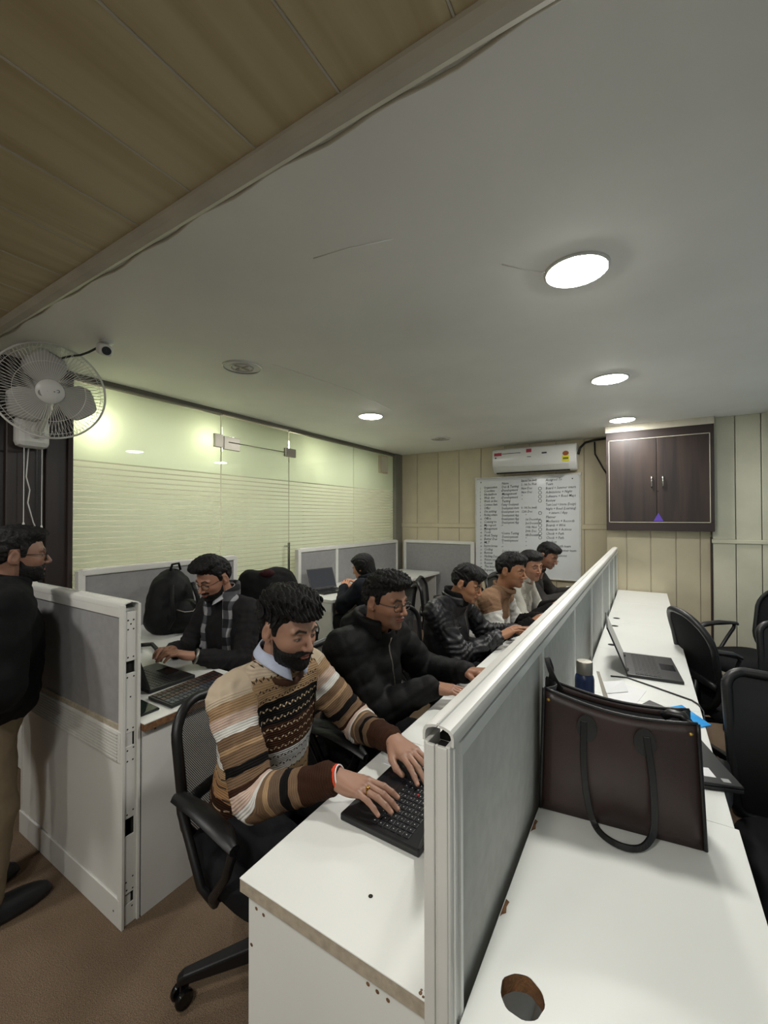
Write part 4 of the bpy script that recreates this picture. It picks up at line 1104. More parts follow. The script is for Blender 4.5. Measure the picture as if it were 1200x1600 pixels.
def hair_mat():
    m, nt, N, L, b = _nodes('black_hair')
    tc = N.new('ShaderNodeTexCoord'); mp = N.new('ShaderNodeMapping'); mp.inputs['Scale'].default_value = (1, 3.2, 1)
    L.new(tc.outputs['Object'], mp.inputs['Vector'])
    n = N.new('ShaderNodeTexNoise'); n.inputs['Scale'].default_value = 90; n.inputs['Detail'].default_value = 4; n.inputs['Distortion'].default_value = 1.2
    L.new(mp.outputs[0], n.inputs['Vector'])
    cr = N.new('ShaderNodeValToRGB'); e = cr.color_ramp.elements
    e[0].position = .35; e[0].color = (.0022, .002, .002, 1); e[1].position = .75; e[1].color = (.010, .009, .0085, 1)
    L.new(n.outputs['Fac'], cr.inputs[0]); L.new(cr.outputs[0], b.inputs['Base Color'])
    b.inputs['Roughness'].default_value = .55; b.inputs['Specular IOR Level'].default_value = .25
    bp = N.new('ShaderNodeBump'); bp.inputs['Strength'].default_value = .8; bp.inputs['Distance'].default_value = .006
    L.new(n.outputs['Fac'], bp.inputs['Height']); L.new(bp.outputs[0], b.inputs['Normal'])
    return m
HAIR = hair_mat()

# ---------------------------------------------------------------- head (frame: face looks along +x, origin mid head)
def head_sdf(x, y, z):
    ay = np.abs(y)
    d = ell(x, y, z, (-.012, 0, .030), (.097, .0765, .088))
    d = smin(d, ell(x, y, z, (.026, 0, -.018), (.066, .0605, .088)), .03)
    d = smin(d, ell(x, y, z, (.030, 0, -.068), (.054, .049, .040)), .028)
    d = smin(d, ell(x, y, z, (.074, 0, -.095), (.018, .021, .015)), .02)
    d = smin(d, ell(x, ay, z, (.056, .036, -.022), (.024, .021, .019)), .02)
    d = smin(d, cap(x, ay, z, (.087, .010, .021), (.077, .045, .022), .0075, .006), .014)
    d = smax(d, -ell(x, ay, z, (.098, .031, .003), (.020, .0165, .0125)), .012)
    d = smin(d, ell(x, ay, z, (.0765, .031, .002), (.0120, .0135, .0112)), .004)
    d = smin(d, cap(x, y, z, (.090, 0, .012), (.1105, 0, -.026), .0062, .0095), .008)
    d = smin(d, ell(x, y, z, (.108, 0, -.031), (.0125, .0105, .009)), .006)
    d = smin(d, ell(x, ay, z, (.0985, .0115, -.034), (.0105, .0062, .0072)), .005)
    d = smin(d, ell(x, y, z, (.090, 0, -.0545), (.0105, .0235, .0048)), .005)
    d = smin(d, ell(x, y, z, (.0885, 0, -.0650), (.0105, .020, .0055)), .005)
    d = smax(d, -cap(x, y, z, (.1015, -.02, -.0598), (.1015, .02, -.0598), .0026), .003)
    e = ell(x, ay, z, (-.016, .0785, -.004), (.0185, .0085, .031), .22)
    e = smax(e, -ell(x, ay, z, (-.011, .0865, .001), (.0105, .006, .019), .22), .004)
    e = smin(e, ell(x, ay, z, (-.008, .074, -.026), (.009, .006, .009)), .006)
    d = smin(d, e, .007)
    d = smin(d, cap(x, y, z, (-.025, 0, -.055), (-.045, 0, -.175), .0545, .0575), .03)
    return d
HV, HF = surfnet(head_sdf, (-.125, -.105, -.20), (.135, .105, .13), .0028)

def head_colors(V, skin, brow=1.0, stubble=0.0, lips=(150, 84, 72)):
    s = np.array(lin(skin)); n = len(V)
    C = np.tile(s, (n, 1)); X, Y, Z = V[:, 0], V[:, 1], V[:, 2]; ay = np.abs(Y)
    def blend(mask, col):
        nonlocal C
        mask = np.clip(mask, 0, 1)[:, None]; C = C * (1 - mask) + np.array(col) * mask
    face = X > .04
    blend(np.exp(-((ay - .036) / .022) ** 2 - ((Z + .02) / .02) ** 2) * .35 * face, s * np.array([1.12, .92, .85]))
    if stubble: blend(stubble * (np.clip((-.032 - Z) / .012, 0, 1) * (X > -.01) * (Z > -.13) + np.exp(-((Z + .044) / .006) ** 2) * (ay < .03) * face), s * .42)
    lm = np.exp(-((Z + .0595) / .0085) ** 4) * np.exp(-(ay / .0235) ** 6) * (X > .075)
    blend(lm, lin(lips))
    blend(np.exp(-((Z + .0600) / .0018) ** 2) * (ay < .024) * (X > .075) * .8, s * .15)
    # eyes: lid crease, lashes, a slit of white with iris
    ez = Z - .001 + .10 * (ay - .031) ** 2 / .01
    blend(np.exp(-((ay - .031) / .0135) ** 6) * np.exp(-(ez / .0045) ** 4) * (X > .06), (.028, .02, .016))
    blend(np.exp(-((ay - .031) / .0098) ** 6) * np.exp(-((ez + .0006) / .0026) ** 4) * (X > .06), (.42, .40, .37))
    blend(np.exp(-((ay - .031) / .0042) ** 4) * np.exp(-((ez + .0006) / .0032) ** 4) * (X > .06), (.012, .008, .006))
    blend(np.exp(-((ez - .010) / .002) ** 2) * np.exp(-((ay - .031) / .014) ** 4) * (X > .055) * .4, s * .55)
    bz = Z - (.0225 + .006 * np.clip((ay - .012) / .02, 0, 1) - .012 * np.clip((ay - .034) / .02, 0, 1))
    blend(brow * np.exp(-(bz / .0048) ** 4) * (ay > .009) * np.clip((.054 - ay) / .01, 0, 1) * (X > .045), (.012, .009, .008))
    blend(np.exp(-((ay - .006) / .0035) ** 2 - ((Z + .0405) / .003) ** 2) * (X > .095) * .9, s * .12)
    return np.concatenate([C, np.ones((n, 1))], 1)

# ---------------------------------------------------------------- hands (right hand: fingers +x, thumb +y, back of hand +z)
def make_hand(curl=(18, 48, 68), spread=1.0, h=.0024, thumb=None):
    ks = [(.030, .044, .025, .021, .0090), (.0105, .048, .028, .022, .0092), (-.0105, .044, .027, .021, .0088), (-.030, .034, .021, .018, .0078)]
    chains = []; tips = []
    for i, (ky, l1, l2, l3, r) in enumerate(ks):
        K = np.array([.088 - abs(ky - .008) * .25, ky, .003]); sp = math.radians((1.5 - i) * 4.5 * spread)
        c = [a + (2 if i % 2 else -3) for a in curl]
        pts = [K]; p = K.copy()
        for l, a in zip((l1, l2, l3), c):
            a = math.radians(a); p = p + l * np.array([math.cos(a) * math.cos(sp), math.sin(sp) * math.cos(a), -math.sin(a)]); pts.append(p.copy())
        chains.append((pts, r)); tips.append(pts[-1])
    th = thumb or [(.022, .026, -.006), (.058, .050, -.014), (.086, .056, -.022), (.108, .050, -.030)]
    def f(x, y, z):
        d = cap(x, y, z, (-.045, 0, 0), (0, 0, 0), .0255, .0245, sz=1.15)
        for (ky, *_r) in ks:
            d = smin(d, cap(x, y, z, (.004, ky * .45, 0), (.086 - abs(ky - .008) * .25, ky, .001), .0165, .0115), .012)
        d = smin(d, ell(x, y, z, (.04, .022, -.010), (.034, .016, .013)), .01)
        d = smin(d, ell(x, y, z, (.04, -.022, -.010), (.036, .012, .012)), .01)
        for pts, r in chains:
            f_ = cap(x, y, z, pts[0], pts[1], r * 1.02, r * .93)
            f_ = smin(f_, cap(x, y, z, pts[1], pts[2], r * .97, r * .86), .003)
            f_ = smin(f_, cap(x, y, z, pts[2], pts[3], r * .88, r * .74), .003)
            d = smin(d, f_, .0045)
        t_ = cap(x, y, z, th[0], th[1], .0145, .0115)
        t_ = smin(t_, cap(x, y, z, th[1], th[2], .0112, .0098), .004)
        t_ = smin(t_, cap(x, y, z, th[2], th[3], .0098, .0078), .004)
        return smin(d, t_, .008)
    allp = np.array([p for c, _ in chains for p in c] + [np.array(t) for t in th])
    lo = allp.min(0) - .02; hi = allp.max(0) + .02
    lo = np.minimum(lo, [-.105, -.05, -.05]); hi = np.maximum(hi, [.1, .05, .03])
    V, Fq = surfnet(f, lo, hi, h)
    nails = np.zeros(len(V))
    for pts, r in chains:
        t = np.array(pts[-1]); dr = t - np.array(pts[-2]); dr /= np.linalg.norm(dr)
        up = np.array([-dr[2], 0, dr[0]]) * (1 if dr[0] > 0 else 1)
        q = V - (t + up * r * .7 + dr * .001)
        nails = np.maximum(nails, np.exp(-(np.linalg.norm(q, axis=1) / .0062) ** 4))
    kn = np.zeros(len(V))
    for pts, r in chains:
        for j in (0, 1, 2):
            kn = np.maximum(kn, np.exp(-(np.linalg.norm(V - (np.array(pts[j]) + [0, 0, r]), axis=1) / .008) ** 2))
    return V, Fq, nails, kn
HANDS = {'type': make_hand(), 'flat': make_hand((10, 26, 34), 1.3), 'fist': make_hand((55, 105, 150), .3, .003, [(.02, .03, -.008), (.055, .045, -.02), (.085, .034, -.032), (.10, .014, -.036)])}

def nrm(v): v = np.asarray(v, float); return v / (np.linalg.norm(v) + 1e-9)
def rotz_(a): c, s = math.cos(a), math.sin(a); return np.array([[c, -s, 0], [s, c, 0], [0, 0, 1]])
def roty_(a): c, s = math.cos(a), math.sin(a); return np.array([[c, 0, s], [0, 1, 0], [-s, 0, c]])
def rotx_(a): c, s = math.cos(a), math.sin(a); return np.array([[1, 0, 0], [0, c, -s], [0, s, c]])

def elbow(S, Wp, l1, l2, hint):
    d = Wp - S; L_ = np.linalg.norm(d)
    if L_ > (l1 + l2) * .995:
        Wp = S + d / L_ * (l1 + l2) * .995; d = Wp - S; L_ = np.linalg.norm(d)
    a = (l1 * l1 - l2 * l2 + L_ * L_) / (2 * L_); hh = math.sqrt(max(1e-6, l1 * l1 - a * a))
    n = d / L_; hp_ = np.asarray(hint, float); hp_ = nrm(hp_ - n * (hp_ @ n))
    return S + n * a + hp_ * hh, Wp

def hair_field(zl, top=(), amp=.004, freq=150, seed=0.0, infl=0.0, extra=None):
    """zl: list of (x, lowest z) for the hairline; top: extra ellipsoids (centre, radii); the coat thins out toward the hairline"""
    xs_ = [p[0] for p in zl]; zs_ = [p[1] for p in zl]
    def f(x, y, z):
        low = np.interp(x.ravel(), xs_, zs_).reshape(x.shape).astype(np.float32)
        ramp = np.clip((z - low - .003 * np.sin(420 * y + 3 * seed)) / .030, -.5, 1)
        d = ell(x, y, z, (-.012, 0, .030), (.097, .0765, .088))
        d = smin(d, ell(x, y, z, (.026, 0, -.018), (.066, .0605, .088)), .03)
        d = d - (.0095 + infl) * np.where(ramp < 0, ramp * 1.6, ramp)
        for c, r in top: d = smin(d, ell(x, y, z, c, r) + (1 - np.clip(ramp, 0, 1)) * .016, .016)
        k = np.clip(ramp, 0, 1)
        d = d + k * (amp * nz(x, y, z, freq, seed) + amp * .6 * np.sin(430 * y + 150 * x + 4 * np.sin(60 * z + seed)))
        if extra is not None: d = extra(x, y, z, d)
        return d
    return f
ZL_SHORT = [(-.13, -.055), (-.06, -.052), (-.038, -.03), (-.030, .026), (.002, .028), (.006, -.008), (.024, -.004), (.032, .038), (.06, .060), (.10, .068)]

def person(name_label, pos, yaw, J, look, skin, clothes, hair, beard=None, stubble=0.0, glasses=None, hands=('type', 'type'), trousers=(24, 24, 27), shoes=(20, 20, 22), res=.008, group='people in the office', headscale=1.0, lips=(150, 84, 72), hres=.0036):
    """J: joints dict in the local frame (x forward, y left, z up); look: (yaw, pitch, roll) of the head"""
    root = thing('person', name_label, 'person', (pos[0], pos[1], 0), group, yaw)
    P = {k: np.array(v, float) for k, v in J.items()}
    # ---- body: head, neck, core, arms and hands in one mesh
    Vs, Fs, Cs = [], [], []; off = 0
    def push(V, Fq, Cq):
        nonlocal off
        Vs.append(V); Fs.append(Fq + off); Cs.append(Cq); off += len(V)
    Rh = rotz_(look[0]) @ roty_(look[1]) @ rotx_(look[2] if len(look) > 2 else 0)
    piv = np.array([-.035, 0, -.115])
    def tohead(V): return (V - piv) @ Rh.T * headscale + P['neck']
    push(tohead(HV), HF, head_colors(HV, skin, 1.0, stubble, lips))
    sk = np.array(lin(skin))
    core_pts = [P['pel'], P['chest'], P['neck'] - [0, 0, .03]]
    def corefn(x, y, z):
        d = cap(x, y, z, core_pts[0], core_pts[1], .095, .10)
        d = smin(d, cap(x, y, z, core_pts[1], core_pts[2], .09, .05), .05)
        for s in 'RL':
            d = smin(d, cap(x, y, z, P['chest'], P['sh' + s], .06, .045), .04)
            d = smin(d, cap(x, y, z, P['sh' + s], P['el' + s], .044, .036), .02)
            d = smin(d, cap(x, y, z, P['el' + s], P['wr' + s] , .036, .026), .02)
            d = smin(d, cap(x, y, z, P['hip' + s], P['kn' + s], .068, .048), .03)
            d = smin(d, cap(x, y, z, P['kn' + s], P['an' + s], .046, .034), .02)
        return d
    allj = np.array([P[k] for k in P])
    V, Fq = surfnet(corefn, allj.min(0) - .14, allj.max(0) + .14, .016)
    push(V, Fq, np.tile([*sk, 1], (len(V), 1)))
    for s, hk in zip('RL', hands):
        V, Fq, nl, kn = HANDS[hk]
        V = V.copy()
        if s == 'L': V[:, 1] *= -1; Fq = Fq[:, ::-1]
        fd = nrm(P.get('hd' + s, P['wr' + s] - P['el' + s]))
        upv = np.array(P.get('hu' + s, [0, 0, 1.0])); sd_ = nrm(np.cross(upv, fd)); up = np.cross(fd, sd_)
        V = P['wr' + s] + V @ np.stack([fd, sd_, up])
        c = sk * (1 - .25 * kn[:, None]) ; nlm = nl[:, None] * .7
        c = c * (1 - nlm) + np.array(lin((206, 160, 140))) * nlm
        push(V, Fq, np.concatenate([c, np.ones((len(V), 1))], 1))
    body = vmesh('body', np.concatenate(Vs), np.concatenate(Fs), SKIN, root, col=np.concatenate(Cs))
    # ---- hair and beard
    if hair:
        hb = hair.get('box', ((-.16, -.13, -.12), (.16, .13, .19)))
        V, Fq = surfnet(hair['f'], hb[0], hb[1], hres)
        vmesh('hair', tohead(V), Fq, HAIR, root)
    if beard:
        th, zt, mo = beard
        def bf(x, y, z):
            ay = np.abs(y)
            reg = z - (zt + .30 * np.clip(.045 - x, 0, .02) + 1.3 * np.clip(.025 - x, 0, .05))     # below the cheek line, up to the sideburn
            reg = smax(reg, .004 - x, .006)                                             # not behind the ear
            mst = smax(np.abs(z + .0478) - .0066, ay - .032, .004); mst = smax(mst, .06 - x, .004)
            reg = smin(reg, mst, .006) if mo else reg
            reg = smax(reg, -ell(x, y, z, (.095, 0, -.0605), (.03, .0200, .0085)), .003)
            reg = smax(reg, -(z + .126), .006)
            ramp = np.clip(-reg / .010, -.4, 1)
            return head_sdf(x, y, z) - th * ramp - .0016 * np.clip(ramp, 0, 1) * np.sin(520 * y + 200 * z) * np.sin(480 * x + 90 * z)
        V, Fq = surfnet(bf, (-.01, -.085, -.14), (.125, .085, .06), .0032)
        vmesh('beard', tohead(V), Fq, HAIR, root)
    if glasses:
        gm = MB()
        def gh(p): return Vector(tohead(np.array([p]))[0])
        for sgn in (-1, 1):
            if glasses == 'round': rim = [(.100, sgn * (.032 + .0205 * math.cos(a)), -.002 + .0185 * math.sin(a)) for a in [2 * PI * i / 20 for i in range(20)]]
            else: rim = [(.100 - .006 * (p[0] / .02) ** 2 * (1 if sgn * p[0] > 0 else 0), sgn * .032 + p[0], p[1] - .002) for p in rrect(.046, .032, .011, 4)]
            gm.tube([gh(p) for p in rim], .0016, 6, closed=True)
            gm.tube([gh((.097, sgn * .053, .004)), gh((.06, sgn * .073, .006)), gh((-.015, sgn * .079, .008))], .0015, 6)
        gm.tube([gh((.102, -.012, .003)), gh((.105, 0, .006)), gh((.102, .012, .003))], .0014, 6)
        g = gm.build('glasses', glasses_mat, root, smooth=0, local=True)
        gl = MB()
        for sgn in (-1, 1):
            gl.add([gh((.1, sgn * .032 + p[0], p[1] - .002)) for p in rrect(.043, .030, .011, 4)], [tuple(range(20))])
        gl.build('lenses', 'glass', g, local=True)
    # ---- garments
    info = {'root': root, 'P': P, 'tohead': tohead, 'body': body}
    for c in clothes: c(info)
    # ---- trousers and shoes
    tm = fabric_mat('trouser_cloth', trousers, bump=.35)
    def tro(x, y, z):
        d = ell(x, y, z, P['pel'], (.135, .175, .125))
        for s in 'RL':
            d = smin(d, cap(x, y, z, P['hip' + s], P['kn' + s], .090, .068), .04)
            d = smin(d, cap(x, y, z, P['kn' + s], P['an' + s] , .066, .056), .03)
        d = d + .004 * nz(x, y, z, 38, pos[1]) + .0025 * nz(x, y, z, 80, pos[0])
        return smax(d, (P['anR'][2] - .01) - z, .01)
    lj = np.array([P[k] for k in ('pel', 'hipR', 'hipL', 'knR', 'knL', 'anR', 'anL')])
    V, Fq = surfnet(tro, lj.min(0) - .21, lj.max(0) + .21, .0125)
    vmesh('trousers', V, Fq, tm, root)
    shm = mat('shoe_leather', shoes, .45, .1)
    for s in 'RL':
        a = P['an' + s]; fdv = P.get('ft' + s, np.array([1, 0, 0])); fdv = nrm(fdv)
        def shf(x, y, z):
            px, py = x - a[0], y - a[1]
            u = px * fdv[0] + py * fdv[1]; v = -px * fdv[1] + py * fdv[0]
            d = ell(u, v, z, (.055, 0, .035), (.145, .046, .045)); d = smin(d, ell(u, v, z, (-.02, 0, .065), (.06, .042, .06)), .03)
            d = smin(d, ell(u, v, z, (.06, 0, .018), (.15, .050, .024)), .01)
            return smax(d, .002 - z, .004)
        V, Fq = surfnet(shf, (a[0] - .24, a[1] - .24, -.01), (a[0] + .24, a[1] + .24, .15), .01)
        vmesh('shoe', V, Fq, shm, root)
    return info

glasses_mat = mat('thin_metal_rim', (70, 66, 62), .25, .05, metal=.8)

def torso_field(P, t=.010, arm=.010, k=.05, wr=.004, seed=0.0, hem=None, puff=0.0, neck_r=.064, neck_cut=.0, cuff=.0, slim=1.0, zbot=None, ring=.0):
    sp = nrm(P['neck'] - P['pel'])
    def f(x, y, z):
        d = ell(x, y, z, P['pel'] + sp * .06, (.125 * slim + t, .165 * slim + t, .17))
        d = smin(d, ell(x, y, z, P['pel'] + sp * .20, (.115 * slim + t, .155 * slim + t, .17)), k)
        d = smin(d, ell(x, y, z, P['chest'] + sp * .02, (.112 * slim + t, .165 * slim + t, .155)), k)
        d = smin(d, cap(x, y, z, P['shR'] * .82 + P['shL'] * .18, P['shL'] * .82 + P['shR'] * .18, .058 + t), .05)
        for s in 'RL':
            nb = P['neck'] - sp * .035
            d = smin(d, cap(x, y, z, nb, P['sh' + s], .050 + t * .6, .046 + t * .6), .04)
            a = cap(x, y, z, P['sh' + s], P['el' + s], .055 + arm, .047 + arm)
            w = P['el' + s] + (P['wr' + s] - P['el' + s]) * (1 - cuff)
            a = smin(a, cap(x, y, z, P['el' + s], w, .046 + arm, .033 + arm * .7), .02)
            if ring:
                for (A_, B_) in ((P['sh' + s], P['el' + s]), (P['el' + s], w)):
                    ax_ = nrm(B_ - A_); uu = (x - A_[0]) * ax_[0] + (y - A_[1]) * ax_[1] + (z - A_[2]) * ax_[2]
                    a = a + ring * .5 * np.sin(uu * 170 + 2.5 * np.sin(30 * x + 26 * y + seed) + 2 * np.sin(41 * z + seed))
            if puff:
                for (A_, B_) in ((P['sh' + s], P['el' + s]), (P['el' + s], w)):
                    ax_ = nrm(B_ - A_); uu = (x - A_[0]) * ax_[0] + (y - A_[1]) * ax_[1] + (z - A_[2]) * ax_[2]
                    a = a + puff * (1 - np.abs(np.sin(uu * PI / .075))) ** 2 * .6
            d = smin(d, a, .035)
        d = d + wr * nz(x, y, z, 34, seed) + wr * .5 * nz(x, y, z, 78, seed + 2)
        if puff: d = d + puff * (1 - np.abs(np.sin((z - P['pel'][2] + .02) * PI / .11))) ** 2 * .5
        nd = nrm(P['neck'] + [0.02, 0, .10] - P['chest'])
        d = smax(d, -cap(x, y, z, P['neck'] + sp * neck_cut, P['neck'] + sp * .25, neck_r, neck_r * 1.25), .012)
        zb = P['pel'][2] - .10 if zbot is None else zbot
        d = smax(d, zb - z, .015)
        return d
    return f

def wear_attr(V, P):
    """(distance along the sleeve or down the torso, across, 0 torso / 1 arm)"""
    out = np.zeros((len(V), 3)); sp = nrm(P['neck'] - P['pel'])
    out[:, 0] = (P['neck'] - V) @ sp; out[:, 1] = V[:, 1]
    for s in 'RL':
        l1 = np.linalg.norm(P['el' + s] - P['sh' + s]); us, ds, oks = [], [], []
        for (A_, B_, o, ra) in ((P['sh' + s], P['el' + s], 0, .055), (P['el' + s], P['wr' + s], l1, .045)):
            ab = B_ - A_; hr = (V - A_) @ ab / (ab @ ab); h = np.clip(hr, 0, 1); q = V - (A_ + h[:, None] * ab)
            d = np.linalg.norm(q, axis=1) - ra
            side = (V[:, 1] - P['sh' + s][1]) * (1 if s == 'L' else -1)
            ok = (d < (.03 if o == 0 else .06)) & ((side > -.035) | (o > 0) | (h > .55))
            if o == 0: ok &= ~((np.abs(V[:, 1]) < abs(P['sh' + s][1]) - .045) & ((V - P['chest']) @ sp > -.25) & (V[:, 0] < P['chest'][0] + .17))
            us.append(o + np.clip(hr, -.2 if o == 0 else -.12, 1.12 if o == 0 else 1) * np.linalg.norm(ab)); ds.append(d); oks.append(ok)
        w0 = np.exp(-ds[0] / .008); w1 = np.exp(-ds[1] / .008)
        u = (us[0] * w0 + us[1] * w1) / (w0 + w1 + 1e-12); ok = oks[0] | (oks[1] & (ds[1] < .045))
        out[ok, 0] = np.maximum(u[ok], 0); out[ok, 2] = 1
    return out

def garment(name, material, res=.008, front=None, sub=None, **kw):
    def build(info):
        P = info['P']; f = torso_field(P, **kw)
        js = np.array([P[k] for k in ('pel', 'chest', 'neck', 'shR', 'shL', 'elR', 'elL', 'wrR', 'wrL')])
        lo = js.min(0) - .23; hi = js.max(0) + .12
        lo[2] = max(lo[2], (kw['zbot'] if kw.get('zbot') is not None else P['pel'][2] - .10) - .02); hi[2] = P['neck'][2] + .08
        hi[0] = max(hi[0], P['chest'][0] + .2)
        V, Fq = surfnet(f, lo, hi, res)
        m = material(info) if callable(material) else material
        o = vmesh(name, V, Fq, m, info['root'], attr=wear_attr(V, P))
        info[name] = o; info['field'] = f
        if sub: sub(info, f, o)
    return build

def front_x(f, y, z, x0=.45):
    xs_ = np.arange(x0, -.3, -.004, dtype=np.float32)[:, None, None]
    v = np.broadcast_to(f(xs_, np.full((1, 1, 1), y, np.float32), np.full((1, 1, 1), z, np.float32)), (len(xs_), 1, 1)).ravel()
    i = np.argmax(v < 0)
    return float(xs_.ravel()[i]) if v[i] < 0 else None

def zip_line(name, m, y0, y1, z0, z1, r=.004, n=14, off=.002):
    def sub(info, f, o):
        pts = []
        for i in range(n):
            t = i / (n - 1); y = y0 + (y1 - y0) * t + .006 * math.sin(7 * t); z = z0 + (z1 - z0) * t
            x = front_x(f, y, z, info['P']['chest'][0] + .22)
            if x is not None and (not pts or abs(x - pts[-1][0]) < .025): pts.append((x + off, y, z))
        if len(pts) > 3: MB().tube(pts, r, 6).build(name, m, o, smooth=0, local=True)
    return sub

def subs(*fs):
    def s(info, f, o):
        for q in fs: q(info, f, o)
    return s

def neck_ring(name, m, r=.066, tube=.016, h=.05, drop=.0, open_=0.0, hood=False, tilt=.25, up=.0, res=.006):
    """stand-up collar / hood around the neck as a soft ring"""
    def build(info):
        P = info['P']; c = P['neck'] + np.array([0.0, 0, .005 + up])
        def f(x, y, z):
            px, py, pz = x - c[0], y - c[1], z - c[2]
            pz = pz + tilt * px + drop
            rr = np.sqrt(px * px + (py * .96) ** 2)
            q = np.maximum(np.abs(pz) - h / 2, 0)
            d = np.sqrt((rr - r - .12 * pz) ** 2 + q * q) - tube
            d = d + .002 * nz(x, y, z, 70, 1.0)
            if open_: d = smax(d, (px - r * .55) + (.06 - np.abs(py)) * open_ - .02, .008)
            if hood:
                hd = ell(x, y, z, (c[0] - .095, c[1], c[2] - .005), (.065, .115, .055))
                hd = smin(hd, ell(x, y, z, (c[0] - .12, c[1], c[2] - .055), (.05, .10, .07)), .04)
                hd = hd + .005 * nz(x, y, z, 45, 3.0)
                d = smin(d, hd, .03)
            return d
        e = r + tube + .05
        lo = c - [e + (.14 if hood else 0), e + (.06 if hood else 0), .15]; hi = c + [e, e + (.06 if hood else 0), .12]
        V, Fq = surfnet(f, lo, hi, res)
        vmesh(name, V, Fq, m, info['root'])
    return build
print('soft body tools ready')

# ================================================================== PEOPLE
def seated(pos, yaw, handR, handL, lean=.14, zs=.53, sc=1.0, hip_x=0.0, hintR=(-.35, -.6, -.75), hintL=(-.35, .6, -.75), sh_w=.185, twist=0.0, neck_fwd=.02, up=0.0):
    """joints in the local frame for somebody sitting; hand targets are world points (wrist)"""
    c, s = math.cos(-yaw), math.sin(-yaw)
    def loc(p): dx, dy = p[0] - pos[0], p[1] - pos[1]; return np.array([c * dx - s * dy, s * dx + c * dy, p[2]])
    sp = np.array([math.sin(lean), 0, math.cos(lean)])
    pel = np.array([hip_x, 0, zs])
    tw = rotz_(twist)
    J = dict(pel=pel, chest=pel + sp * .29 * sc, neck=pel + sp * (.495 * sc + up) + [neck_fwd, 0, 0])
    shc = pel + sp * .425 * sc
    J['shR'] = shc + tw @ np.array([0, -sh_w, 0]); J['shL'] = shc + tw @ np.array([0, sh_w, 0])
    for q, h, hint in (('R', handR, hintR), ('L', handL, hintL)):
        e, w = elbow(J['sh' + q], loc(h), .285 * sc, .262 * sc, hint)
        J['el' + q], J['wr' + q] = e, w
    for q, sg in (('R', -1), ('L', 1)):
        J['hip' + q] = pel + [0.02, sg * .09, -.02]
        J['kn' + q] = np.array([hip_x + .42 * sc, sg * .13, .53])
        J['an' + q] = np.array([hip_x + .40 * sc, sg * .13, .09])
    return J

